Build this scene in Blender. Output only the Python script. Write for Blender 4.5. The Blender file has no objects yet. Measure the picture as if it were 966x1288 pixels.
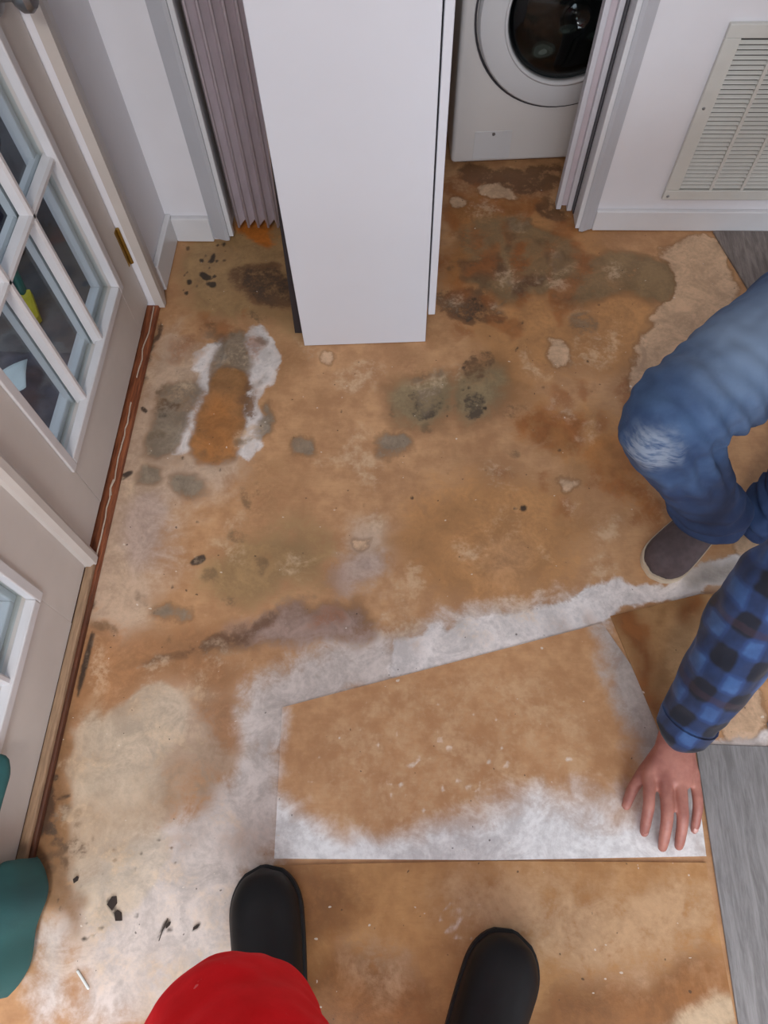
import bpy, bmesh, math, random
import numpy as np
from mathutils import Vector, Matrix, noise as mnoise

S = bpy.context.scene
C = S.collection
PI = math.pi
random.seed(7)

# ------------------------------------------------------------------ camera
CAM_H = 1.45
F_PX = 884.4
R_ = Vector((0.99873, 0.02888, -0.01842)); U_ = Vector((-0.01740, 0.89050, 0.45328)); FW = Vector((-0.02932, 0.45269, -0.89120))
def _ortho():
    import math as m
    pitch, roll, yaw = .4708, -.0406, .0647
    fw = Vector((0, m.sin(pitch), -m.cos(pitch))); rt = Vector((1, 0, 0)); up = rt.cross(fw)
    r2 = m.cos(roll) * rt + m.sin(roll) * up; u2 = -m.sin(roll) * rt + m.cos(roll) * up
    Z = Matrix.Rotation(yaw, 3, 'Z')
    return Z @ r2, Z @ u2, Z @ fw
R_, U_, FW = _ortho()
cam = bpy.data.cameras.new('camera')
cam.sensor_fit = 'VERTICAL'; cam.sensor_height = 24.0; cam.lens = 24.0 * F_PX / 1288.0
cam.clip_start = 0.02; cam.clip_end = 60
co = bpy.data.objects.new('camera', cam); C.objects.link(co)
M3 = Matrix((R_, U_, -FW)).transposed()
co.matrix_world = Matrix.Translation((0, 0, CAM_H)) @ M3.to_4x4()
S.camera = co

# ------------------------------------------------------------------ world, lights, exposure
w = bpy.data.worlds.new('world'); S.world = w; w.use_nodes = True
w.node_tree.nodes['Background'].inputs[0].default_value = (0.72, 0.82, 1.0, 1)
w.node_tree.nodes['Background'].inputs[1].default_value = 1.0
S.view_settings.view_transform = 'Standard'; S.view_settings.look = 'None'
S.view_settings.exposure = 0.22; S.view_settings.gamma = 1.0; S.view_settings.use_curve_mapping = False
def area(name, loc, rot, sx, sy, power, col):
    l = bpy.data.lights.new(name, 'AREA'); l.shape = 'RECTANGLE'; l.size = sx; l.size_y = sy
    l.energy = power; l.color = col
    o = bpy.data.objects.new(name, l); C.objects.link(o); o.location = loc; o.rotation_euler = rot
    return o
# daylight through the window in the wall behind the camera
area('window_daylight', (0.7, -2.93, 1.45), (PI / 2, 0, 0), 2.2, 1.3, 72, (0.80, 0.90, 1.0))
# flush ceiling lamp of the room
area('ceiling_lamp_light', (-0.15, -0.75, 2.34), (0, 0, 0), 0.4, 0.4, 24, (1.0, 0.95, 0.89))

def fl(x, y, z=0.0):
    d = (x - 483) * R_ - (y - 644) * U_ + F_PX * FW
    t = (z - CAM_H) / d.z
    return (d.x * t, d.y * t)

# ------------------------------------------------------------------ helpers
def lin(c):
    return tuple(((v / 255) / 12.92 if v / 255 <= .04045 else ((v / 255 + .055) / 1.055) ** 2.4) for v in c)
def tag(o, label=None, cat=None, group=None, kind=None):
    if label: o['label'] = label
    if cat: o['category'] = cat
    if group: o['group'] = group
    if kind: o['kind'] = kind
    return o
def empty(name, loc=(0, 0, 0), rz=0, **k):
    o = bpy.data.objects.new(name, None); C.objects.link(o); o.location = loc; o.rotation_euler.z = rz
    o.empty_display_size = .05
    return tag(o, **k)
def link_mesh(name, me, mat, parent=None, smooth=False):
    if mat: me.materials.append(mat)
    if smooth: me.polygons.foreach_set('use_smooth', [True] * len(me.polygons))
    o = bpy.data.objects.new(name, me); C.objects.link(o)
    if parent is not None: o.parent = parent
    return o
class MB:
    def __init__(s): s.bm = bmesh.new()
    def box(s, x0, x1, y0, y1, z0, z1, bev=0):
        r = bmesh.ops.create_cube(s.bm, size=1)
        vs = r['verts']
        for v in vs:
            v.co = ((x0 + x1) / 2 + v.co.x * (x1 - x0), (y0 + y1) / 2 + v.co.y * (y1 - y0), (z0 + z1) / 2 + v.co.z * (z1 - z0))
        if bev:
            es = list({e for v in vs for e in v.link_edges})
            bmesh.ops.bevel(s.bm, geom=es, offset=bev, segments=2, profile=.5, affect='EDGES')
        return s
    def prism(s, pts, z0, z1):
        a = [s.bm.verts.new((p[0], p[1], z0)) for p in pts]; b = [s.bm.verts.new((p[0], p[1], z1)) for p in pts]
        n = len(pts)
        s.bm.faces.new(a[::-1]); s.bm.faces.new(b)
        for i in range(n): s.bm.faces.new((a[i], a[(i + 1) % n], b[(i + 1) % n], b[i]))
        return s
    def quad8(s, a, b):          # two matching rings of points -> closed solid
        A = [s.bm.verts.new(p) for p in a]; B = [s.bm.verts.new(p) for p in b]; n = len(a)
        s.bm.faces.new(A[::-1]); s.bm.faces.new(B)
        for i in range(n): s.bm.faces.new((A[i], A[(i + 1) % n], B[(i + 1) % n], B[i]))
        return s
    def tube(s, pts, rad, seg=16, flat=None, up=None, caps=True, sub=6):
        # Catmull-Rom sweep; rad: list of r or (ra, rb); frame kept by parallel transport
        P = [Vector(p) for p in pts]; Rr = [(r, r) if not isinstance(r, tuple) else r for r in rad]
        n = len(P); out = []
        if n == 2: sub = 1
        for i in range(n - 1):
            p0 = P[max(i - 1, 0)]; p1 = P[i]; p2 = P[i + 1]; p3 = P[min(i + 2, n - 1)]
            for k in range(sub):
                t = k / sub
                q = 0.5 * ((2 * p1) + (p2 - p0) * t + (2 * p0 - 5 * p1 + 4 * p2 - p3) * t * t + (3 * p1 - p0 - 3 * p2 + p3) * t ** 3)
                tt = t * t * (3 - 2 * t)
                out.append((q, Rr[i][0] * (1 - tt) + Rr[i + 1][0] * tt, Rr[i][1] * (1 - tt) + Rr[i + 1][1] * tt))
        out.append((P[-1], Rr[-1][0], Rr[-1][1]))
        rings = []
        upv = Vector(up) if up else Vector((0.13, 0.27, 0.95))
        for i, (q, ra, rb) in enumerate(out):
            t = (out[min(i + 1, len(out) - 1)][0] - out[max(i - 1, 0)][0]).normalized()
            a = upv - t * upv.dot(t)
            if a.length < 1e-3: a = Vector((1, 0, 0)) - t * t.x
            a.normalize(); upv = a.copy() if not up else upv
            b = t.cross(a)
            rings.append((q, t, a, b, ra, rb))
        if caps:     # rounded ends
            def capring(rg, sgn):
                q, t, a, b, ra, rb = rg; m = min(ra, rb); res = []
                for ang in (30, 60, 80):
                    c_, s_ = math.cos(math.radians(ang)), math.sin(math.radians(ang))
                    res.append((q + t * sgn * m * s_, t, a, b, ra * c_, rb * c_))
                return res
            rings = capring(rings[0], -1)[::-1] + rings + capring(rings[-1], 1)
        vr = []
        for q, t, a, b, ra, rb in rings:
            vr.append([s.bm.verts.new(q + a * ra * math.cos(2 * PI * k / seg) + b * rb * math.sin(2 * PI * k / seg)) for k in range(seg)])
        for i in range(len(vr) - 1):
            for k in range(seg):
                s.bm.faces.new((vr[i][k], vr[i][(k + 1) % seg], vr[i + 1][(k + 1) % seg], vr[i + 1][k]))
        s.bm.faces.new(vr[0][::-1]); s.bm.faces.new(vr[-1])
        return s
    def ball(s, c, r, rot=None, seg=20):
        m = Matrix.Translation(c)
        if rot is not None: m = m @ rot.to_4x4()
        m = m @ Matrix.Diagonal((*((r, r, r) if not isinstance(r, tuple) else r), 1))
        bmesh.ops.create_uvsphere(s.bm, u_segments=seg, v_segments=seg // 2 + 2, radius=1, matrix=m)
        return s
    def lathe(s, prof, c, axis='-y', seg=48, closed=False):     # prof: (radius, along axis)
        vs = []
        for r, h in prof:
            ring = []
            for k in range(seg):
                a = 2 * PI * k / seg
                if axis == '-y': p = (c[0] + r * math.cos(a), c[1] - h, c[2] + r * math.sin(a))
                elif axis == 'x': p = (c[0] + h, c[1] + r * math.cos(a), c[2] + r * math.sin(a))
                else: p = (c[0] + r * math.cos(a), c[1] + r * math.sin(a), c[2] + h)
                ring.append(s.bm.verts.new(p))
            vs.append(ring)
        m = len(vs)
        for i in range(m if closed else m - 1):
            for k in range(seg):
                s.bm.faces.new((vs[i][k], vs[i][(k + 1) % seg], vs[(i + 1) % m][(k + 1) % seg], vs[(i + 1) % m][k]))
        if not closed: s.bm.faces.new(vs[0][::-1]); s.bm.faces.new(vs[-1])
        return s
    def mesh(s, name):
        bmesh.ops.recalc_face_normals(s.bm, faces=s.bm.faces[:])
        me = bpy.data.meshes.new(name); s.bm.to_mesh(me); s.bm.free(); return me
    def build(s, name, mat, parent=None, smooth=False):
        o = link_mesh(name, s.mesh(name), mat, parent, False)
        if smooth:
            o.data.polygons.foreach_set('use_smooth', [True] * len(o.data.polygons))
            if smooth == 'auto': o.data.set_sharp_from_angle(angle=math.radians(38))
        return o
    def remesh(s, name, mat, voxel, parent=None, smooth_it=6, fac=.5, disp=None):
        me = s.mesh('tmp'); o = bpy.data.objects.new('tmp', me); C.objects.link(o)
        m = o.modifiers.new('r', 'REMESH'); m.mode = 'VOXEL'; m.voxel_size = voxel
        if smooth_it:
            q = o.modifiers.new('s', 'SMOOTH'); q.iterations = smooth_it; q.factor = fac
        dg = bpy.context.evaluated_depsgraph_get(); dg.update()
        out = bpy.data.meshes.new_from_object(o.evaluated_get(dg)); out.name = name
        bpy.data.objects.remove(o); bpy.data.meshes.remove(me)
        if disp:
            n = len(out.vertices); cs = np.empty(n * 3); ns = np.empty(n * 3)
            out.vertices.foreach_get('co', cs); out.vertices.foreach_get('normal', ns)
            cs = cs.reshape(-1, 3); ns = ns.reshape(-1, 3)
            d = np.array([disp(Vector(c)) for c in cs])
            out.vertices.foreach_set('co', (cs + ns * d[:, None]).ravel())
        out.materials.clear()
        return link_mesh(name, out, mat, parent, True)

# ------------------------------------------------------------------ materials
class NT:
    def __init__(s, name):
        s.m = bpy.data.materials.new(name); s.m.use_nodes = True; s.t = s.m.node_tree
        s.b = s.t.nodes['Principled BSDF']; s.tc = s.t.nodes.new('ShaderNodeTexCoord')
    def n(s, typ, **kw):
        x = s.t.nodes.new(typ)
        for k, v in kw.items(): setattr(x, k, v)
        return x
    def l(s, a, b): s.t.links.new(a, b)
    def noise(s, scale, detail=4, rough=.55, vec=None, dist=0):
        x = s.n('ShaderNodeTexNoise'); x.inputs['Scale'].default_value = scale; x.inputs['Detail'].default_value = detail
        x.inputs['Roughness'].default_value = rough; x.inputs['Distortion'].default_value = dist
        s.l(vec if vec is not None else s.tc.outputs['Object'], x.inputs['Vector']); return x.outputs[0]
    def math(s, op, a, b=None, c=None, clamp=False):
        x = s.n('ShaderNodeMath', operation=op, use_clamp=clamp)
        for i, v in enumerate((a, b, c)):
            if v is None: continue
            if isinstance(v, (int, float)): x.inputs[i].default_value = v
            else: s.l(v, x.inputs[i])
        return x.outputs[0]
    def smooth(s, v, a, b):
        x = s.n('ShaderNodeMapRange', interpolation_type='SMOOTHSTEP')
        x.inputs['From Min'].default_value = a; x.inputs['From Max'].default_value = b
        s.l(v, x.inputs['Value']); return x.outputs['Result']
    def mix(s, fac, a, b, mode='MIX'):
        x = s.n('ShaderNodeMix', data_type='RGBA', blend_type=mode)
        for i, v in ((0, fac), (6, a), (7, b)):
            if isinstance(v, (int, float)): x.inputs[i].default_value = v
            elif isinstance(v, tuple): x.inputs[i].default_value = (*v[:3], 1)
            else: s.l(v, x.inputs[i])
        return x.outputs[2]
    def scaled(s, v):
        x = s.n('ShaderNodeMapping'); x.inputs['Scale'].default_value = v; s.l(s.tc.outputs['Object'], x.inputs['Vector']); return x.outputs[0]
    def dot(s, v, offset=(0, 0, 0)):
        x = s.n('ShaderNodeVectorMath', operation='DOT_PRODUCT'); x.inputs[1].default_value = v
        s.l(s.tc.outputs['Object'], x.inputs[0]); return x.outputs['Value']
    def dist(s, p):
        x = s.n('ShaderNodeVectorMath', operation='DISTANCE'); x.inputs[1].default_value = p
        s.l(s.tc.outputs['Object'], x.inputs[0]); return x.outputs['Value']
    def bump(s, h, strength=.2, distance=.002):
        x = s.n('ShaderNodeBump'); x.inputs['Strength'].default_value = strength; x.inputs['Distance'].default_value = distance
        s.l(h, x.inputs['Height']); s.l(x.outputs[0], s.b.inputs['Normal'])
    def col(s, c):
        if isinstance(c, tuple): s.b.inputs['Base Color'].default_value = (*c[:3], 1)
        else: s.l(c, s.b.inputs['Base Color'])
    def rough(s, r):
        if isinstance(r, (int, float)): s.b.inputs['Roughness'].default_value = r
        else: s.l(r, s.b.inputs['Roughness'])
def plain(name, rgb, rough=.5, var=.06, scale=12, metal=0, bump=.05, bscale=150, spec=.5, scale_v=None):
    t = NT(name); c = lin(rgb)
    n = t.noise(scale, 5, vec=t.scaled(scale_v) if scale_v else None)
    f = t.smooth(n, .3, .7)
    t.col(t.mix(f, tuple(v * (1 - var) for v in c), tuple(min(1, v * (1 + var)) for v in c)))
    t.rough(rough); t.b.inputs['Metallic'].default_value = metal; t.b.inputs['Specular IOR Level'].default_value = spec
    if bump: t.bump(t.noise(bscale, 3), bump, .001)
    return t.m

M = {}
M['wall'] = plain('wall_paint', (222, 221, 226), .6, .02, 6, bump=.12, bscale=220)
M['ceiling'] = plain('ceiling_paint', (226, 225, 222), .8, .02, 6)
M['trim'] = plain('trim_paint', (214, 214, 217), .35, .025, 9)
M['casing'] = plain('casing_paint', (182, 183, 189), .4, .03, 9)
M['door'] = plain('door_paint', (198, 190, 184), .4, .04, 7)
M['bead'] = plain('glazing_paint', (206, 203, 204), .35, .03, 9)
M['melamine'] = plain('white_melamine', (214, 216, 224), .38, .012, 5, bump=.02)
M['dark'] = plain('cabinet_shade', (42, 34, 36), .8, .1)  # near-black standing in for shade inside the cabinet's open back
M['hardboard'] = plain('hardboard', (150, 128, 110), .7, .1, 30)
M['mauve'] = plain('accordion_vinyl', (196, 184, 190), .55, .05, 14)
M['bifold'] = plain('bifold_paint', (208, 206, 212), .45, .03, 12)
M['enamel'] = plain('washer_enamel', (212, 208, 206), .3, .012, 4, bump=0)
M['washer_ring'] = plain('washer_ring', (204, 203, 205), .28, .012, 5, bump=0)
M['gap'] = plain('dark_gap', (52, 52, 58), .4, .05)
M['vent'] = plain('vent_enamel', (203, 203, 198), .42, .03, 20)
M['vent_shade'] = plain('duct_shade', (78, 76, 72), .8, .1)
M['brass'] = plain('aged_brass', (150, 118, 52), .35, .15, 60, metal=.8)
M['steel'] = plain('brushed_steel', (140, 140, 142), .35, .08, 60, metal=.8)
M['concrete'] = plain('porch_concrete', (98, 96, 98), .9, .25, 10, bump=.3, bscale=60)
M['grey_cloth'] = plain('grey_tarp', (86, 84, 98), .8, .35, 14, bump=.3, bscale=60)
M['navy'] = plain('navy_plastic', (30, 38, 64), .45, .2, 10)
M['green'] = plain('green_plastic', (28, 92, 78), .45, .15, 20)
M['yellow'] = plain('yellow_plastic', (206, 184, 40), .5, .08, 30)
M['paper'] = plain('white_paper', (226, 232, 230), .8, .04, 20)
M['rubber'] = plain('black_rubber', (18, 18, 20), .55, .15, 30, bump=.06, bscale=90, spec=.35)
M['rubber_sole'] = plain('black_sole', (22, 21, 22), .7, .15, 30)
M['shoe'] = plain('brown_grey_suede', (86, 74, 76), .85, .14, 60, bump=.25, bscale=260)
M['shoe_sole'] = plain('cream_sole', (206, 190, 166), .6, .08, 40)
M['lace'] = plain('dark_lace', (52, 48, 56), .8, .1, 60)
M['hair'] = plain('dark_hair', (48, 38, 32), .6, .3, 90, bump=.5, bscale=200)
M['coat'] = plain('dark_red_sweater', (150, 16, 24), .85, .1, 30, bump=.2, bscale=240)
M['lens'] = plain('eye_white', (225, 220, 214), .3, .02)
M['iris'] = plain('eye_dark', (50, 36, 28), .25, .05)
M['caulk'] = plain('peeling_caulk', (196, 178, 160), .7, .15, 40)

def skin_mat():
    t = NT('skin'); n = t.smooth(t.noise(28, 5), .3, .7)
    t.col(t.mix(n, lin((158, 98, 86)), lin((186, 126, 110)))); t.rough(.5)
    t.b.inputs['Subsurface Weight'].default_value = .08; t.b.inputs['Subsurface Radius'].default_value = (.02, .008, .004)
    t.bump(t.noise(180, 4), .15, .001); return t.m
M['skin'] = skin_mat()

def denim():
    t = NT('blue_denim')
    n = t.noise(9, 6, .6); f = t.smooth(n, .3, .7)
    c = t.mix(f, lin((40, 62, 98)), lin((66, 92, 128)))
    # wear along the upper thigh and over the knee
    wear = t.noise(14, 5, .6)
    th = t.math('ADD', t.dist((.56, .79, .56)), t.math('MULTIPLY', wear, .12))
    c = t.mix(t.math('MULTIPLY', t.smooth(th, .26, .08), .85), c, lin((112, 130, 154)))
    kn = t.math('ADD', t.dist((.388, .600, .478)), t.math('MULTIPLY', t.noise(30, 5), .05))
    c = t.mix(t.math('MULTIPLY', t.math('MULTIPLY', t.smooth(kn, .095, .05), t.smooth(t.noise(40, 5, vec=t.scaled((1, 1, 3.5))), .30, .60)), .6), c, lin((150, 160, 172)))
    # denim turns darker below knee height
    lo = t.smooth(t.dot((0, 0, 1)), .40, .30)
    c = t.mix(t.math('MULTIPLY', lo, .75), c, t.mix(f, lin((22, 38, 74)), lin((40, 62, 104))))
    t.col(c); t.rough(.85)
    wv = t.n('ShaderNodeTexWave'); wv.inputs['Scale'].default_value = 320; t.l(t.tc.outputs['Object'], wv.inputs['Vector'])
    t.bump(t.math('ADD', wv.outputs['Fac'], t.noise(300, 2)), .18, .0008); return t.m
M['denim'] = denim()

def plaid():
    t = NT('blue_plaid_flannel')
    a = Vector((-.279, -.558, -.782)); b = Vector((.894, -.447, 0))
    def band(v, per, ph, lo, hi):
        d = t.math('ADD', t.dot(tuple(v)), t.math('MULTIPLY', t.noise(15, 3), .022))
        return t.smooth(t.math('SINE', t.math('ADD', t.math('MULTIPLY', d, 2 * PI / per), ph)), lo, hi)
    sa, sb = band(a, .074, .4, -.5, .6), band(b, .062, 1.2, -.5, .6)
    v = t.math('ADD', t.math('MULTIPLY', sa, .5), t.math('MULTIPLY', sb, .5))
    v = t.math('ADD', v, t.math('MULTIPLY', t.math('SUBTRACT', t.noise(24, 4), .5), .5))
    c = t.mix(t.smooth(v, .15, .8), lin((12, 17, 34)), lin((34, 58, 104)))
    c = t.mix(t.math('MULTIPLY', t.smooth(v, .8, 1.2), .7), c, lin((70, 108, 160)))
    c = t.mix(t.math('MULTIPLY', band(a, .148, 2.2, .93, .99), .35), c, lin((62, 40, 50)))
    t.col(c); t.rough(.9); t.b.inputs['Sheen Weight'].default_value = .15
    t.bump(t.noise(220, 3), .2, .001); return t.m
M['plaid'] = plaid()

def red_fleece():
    t = NT('red_fleece'); n = t.smooth(t.noise(20, 5), .3, .7)
    c = t.mix(n, lin((224, 8, 16)), lin((242, 18, 28)))
    lint = t.smooth(t.noise(75, 2), .74, .78)
    c = t.mix(t.math('MULTIPLY', lint, .6), c, lin((236, 130, 130)))
    t.col(c); t.rough(.85); t.bump(t.noise(200, 4), .2, .0015)
    t.b.inputs['Specular IOR Level'].default_value = .2; t.b.inputs['Sheen Weight'].default_value = .35; t.b.inputs['Sheen Tint'].default_value = (1, .08, .1, 1); return t.m
M['red'] = red_fleece()
def teal():
    t = NT('teal_cloth'); n = t.smooth(t.noise(7, 4, vec=t.scaled((1, 1, .25))), .3, .7)
    t.col(t.mix(n, lin((22, 70, 74)), lin((44, 100, 100)))); t.rough(.75); t.bump(t.noise(260, 3), .2, .001); return t.m
M['teal'] = teal()

def glass_mat(name, tint=(.9, .95, .96), gloss=.02):
    t = NT(name); nt = t.t
    tr = t.n('ShaderNodeBsdfTransparent'); tr.inputs[0].default_value = (*tint, 1)
    g = t.n('ShaderNodeBsdfGlossy'); g.inputs['Roughness'].default_value = gloss
    lw = t.n('ShaderNodeLayerWeight'); lw.inputs[0].default_value = .5
    fr = t.math('ADD', t.math('MULTIPLY', t.math('POWER', lw.outputs['Facing'], 4.0), .6), .04)
    mx = t.n('ShaderNodeMixShader'); t.l(fr, mx.inputs[0]); t.l(tr.outputs[0], mx.inputs[1]); t.l(g.outputs[0], mx.inputs[2])
    t.l(mx.outputs[0], nt.nodes['Material Output'].inputs['Surface']); return t.m
M['glass'] = glass_mat('window_glass')
M['washer_glass'] = glass_mat('washer_glass', (.66, .69, .70), .03)

def wood_threshold():
    t = NT('threshold_wood'); n = t.noise(16, 6, .6, vec=t.scaled((12, 1, 6))); f = t.smooth(n, .3, .7)
    c = t.mix(f, lin((100, 52, 30)), lin((152, 88, 54)))
    d = t.smooth(t.math('ADD', t.dot((0, -1, 0)), t.math('MULTIPLY', t.noise(9, 4), .5)), -.42, -.1)     # rot towards the second leaf
    c = t.mix(t.math('MULTIPLY', d, .75), c, lin((58, 32, 20)))
    t.col(c); t.rough(.6); t.bump(n, .3, .002); return t.m
M['threshold'] = wood_threshold()
M['pale_wood'] = plain('pale_weathered_wood', (150, 122, 96), .7, .2, 22, bump=.3, bscale=60, scale_v=(10, 1, 6))

def vinyl_plank(name, a, b):
    t = NT(name); n = t.noise(14, 8, .65, vec=t.scaled((5, .55, 5)), dist=.6); n2 = t.noise(60, 6, .7, vec=t.scaled((6, .5, 6)))
    f = t.math('ADD', t.math('MULTIPLY', n, .65), t.math('MULTIPLY', n2, .35))
    t.col(t.mix(t.smooth(f, .36, .66), lin(a), lin(b))); t.rough(.42); t.bump(n2, .12, .001); return t.m
M['plank'] = vinyl_plank('grey_vinyl_plank', (116, 114, 114), (152, 150, 150))
M['old_plank'] = vinyl_plank('brown_grey_plank', (96, 86, 82), (140, 130, 124))

ringed = ('olive_stain', 'grey_stain', 'ring_brown', 'brown_strip', 'green_stain', 'peach')
# layered stained-floor material: each layer is a distance-to-outline attribute on the mesh, broken up by noise
def stain_mat(name, base, layers, rough0=.62, grain=.10):
    t = NT(name)
    n_f = t.noise(95, 6, .65); n_m = t.noise(28, 6, .62); n_c = t.noise(7, 5, .6); n_x = t.noise(260, 3, .6)
    gr = t.noise(30, 6, .65, vec=t.scaled((1.0, 7.0, 1.0)))
    def ctr(v, k): return t.math('MULTIPLY', t.math('SUBTRACT', v, .5), k)
    f = t.math('ADD', t.math('MULTIPLY', n_c, .6), t.math('MULTIPLY', n_m, .4))
    c = t.mix(t.smooth(f, .34, .66), tuple(v * .86 for v in base[0]), base[1])
    c = t.mix(t.math('MULTIPLY', t.smooth(gr, .45, .8), .35), c, base[2])
    c = t.mix(t.math('MULTIPLY', t.smooth(n_f, .58, .75), .25), c, base[3])
    hsum = None
    n_w = t.noise(14, 7, .68, dist=.8)
    for (an, col, soft, amp, opac, speck, raise_) in layers:
        at = t.n('ShaderNodeAttribute', attribute_name=an, attribute_type='GEOMETRY')
        v = t.math('ADD', at.outputs['Fac'], t.math('ADD', t.math('ADD', ctr(n_w, amp * 2.2), ctr(n_m, amp * 1.4)), ctr(n_f, amp * .8)))
        m = t.smooth(v, -soft, soft)
        if speck: m = t.math('MULTIPLY', m, t.smooth(t.math('ADD', t.math('MULTIPLY', n_f, .3), t.math('ADD', t.math('MULTIPLY', n_m, .35), t.math('MULTIPLY', n_w, .35))), speck, speck + .14))
        if opac < 1: m = t.math('MULTIPLY', m, opac)
        cc = t.mix(t.smooth(t.math('ADD', t.math('MULTIPLY', n_w, .7), t.math('MULTIPLY', n_f, .3)), .36, .64), tuple(v_ * .74 for v_ in lin(col)), tuple(min(1, v_ * 1.18) for v_ in lin(col)))
        if an in ringed:      # tide line where the stain dried
            c = t.mix(t.math('MULTIPLY', t.math('MULTIPLY', t.smooth(v, -soft * 2.2, -soft * .2), t.smooth(v, soft * 3.2, soft * .2)), .5), c, lin((112, 78, 46)))
        c = t.mix(m, c, cc)
        if raise_:
            h = t.math('MULTIPLY', m, raise_); hsum = h if hsum is None else t.math('ADD', hsum, h)
    # specks of debris
    sp = t.smooth(t.noise(85, 1, .4), .775, .80)
    c = t.mix(t.math('MULTIPLY', sp, .7), c, lin((60, 46, 34)))
    c = t.mix(t.math('MULTIPLY', t.smooth(t.noise(70, 1, .4, vec=t.scaled((1, 1.3, 2))), .79, .80), .7), c, lin((226, 214, 200)))
    t.col(c)
    t.rough(t.math('ADD', rough0 - .12, t.math('MULTIPLY', n_m, .24)))
    h = t.math('ADD', t.math('MULTIPLY', n_f, .5), t.math('MULTIPLY', n_x, .3))
    if hsum is not None: h = t.math('ADD', h, hsum)
    t.bump(h, .28, .0022)
    return t.m
def sdf_polys(P, polys):
    """largest signed distance (inside positive, metres) of points P (n,2) to a set of outlines"""
    out = np.full(len(P), -.2)
    for poly in polys:
        q = np.array(poly, float); lo = q.min(0) - .15; hi = q.max(0) + .15
        idx = np.nonzero((P[:, 0] > lo[0]) & (P[:, 0] < hi[0]) & (P[:, 1] > lo[1]) & (P[:, 1] < hi[1]))[0]
        if not len(idx): continue
        p = P[idx]; d = np.full(len(p), 9.); ins = np.zeros(len(p), bool); n = len(q)
        for i in range(n):
            a = q[i]; b = q[(i + 1) % n]; e = b - a; wv = p - a
            t = np.clip((wv @ e) / max(e @ e, 1e-12), 0, 1); d = np.minimum(d, np.hypot(*(wv - t[:, None] * e).T))
            if a[1] != b[1]:
                c1 = (a[1] > p[:, 1]) != (b[1] > p[:, 1]); ins ^= c1 & (p[:, 0] < (b[0] - a[0]) * (p[:, 1] - a[1]) / (b[1] - a[1]) + a[0])
        out[idx] = np.maximum(out[idx], np.where(ins, d, -d))
    return np.clip(out, -.15, .3)
def smooth_poly(pts, it=2):
    for _ in range(it):
        q = []
        for i in range(len(pts)):
            a = pts[i]; b = pts[(i + 1) % len(pts)]
            q += [(a[0] * .75 + b[0] * .25, a[1] * .75 + b[1] * .25), (a[0] * .25 + b[0] * .75, a[1] * .25 + b[1] * .75)]
        pts = q
    return pts
def vnoise(P, seed):
    g = np.random.RandomState(seed).rand(64, 64); i = np.floor(P).astype(int); f = P - i; f = f * f * (3 - 2 * f)
    x0, y0, x1, y1 = i[:, 0] % 64, i[:, 1] % 64, (i[:, 0] + 1) % 64, (i[:, 1] + 1) % 64
    return (g[x0, y0] * (1 - f[:, 0]) + g[x1, y0] * f[:, 0]) * (1 - f[:, 1]) + (g[x0, y1] * (1 - f[:, 0]) + g[x1, y1] * f[:, 0]) * f[:, 1]
crisp = ('black_spot', 'mid_dot', 'low_glint', 'low_cream')
def add_fields(me, layers):
    n = len(me.vertices); cs = np.empty(n * 3); me.vertices.foreach_get('co', cs); P = cs.reshape(-1, 3)[:, :2].copy()
    Q = P.copy()
    for k, (sc, am) in enumerate(((5, .030), (12, .018), (30, .009), (70, .004))):      # ragged outlines
        Q[:, 0] += am * (vnoise(P * sc, 10 + k) - .5) * 2; Q[:, 1] += am * (vnoise(P * sc, 30 + k) - .5) * 2
    for an, polys, sm in layers:
        polys = [smooth_poly(p, sm) if sm else p for p in polys]
        f = sdf_polys(P if an in crisp else Q, [[fl(*q) for q in p] for p in polys])
        a = me.attributes.new(an, 'FLOAT', 'POINT'); a.data.foreach_set('value', f.astype(np.float32))
def blobs(seed, region, n, r0, r1):
    """irregular little spots scattered inside an outline (x0,y0,x1,y1 in photograph pixels)"""
    rg = random.Random(seed); out = []
    for _ in range(n):
        cx = rg.uniform(region[0], region[2]); cy = rg.uniform(region[1], region[3]); r = rg.uniform(r0, r1); k = rg.randint(6, 8); el = rg.uniform(.6, 1.3)
        ph = rg.uniform(0, 6)
        out.append([(cx + r * el * rg.uniform(.6, 1.2) * math.cos(ph + 2 * PI * i / k), cy + r * rg.uniform(.6, 1.2) * math.sin(ph + 2 * PI * i / k)) for i in range(k)])
    return out

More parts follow.
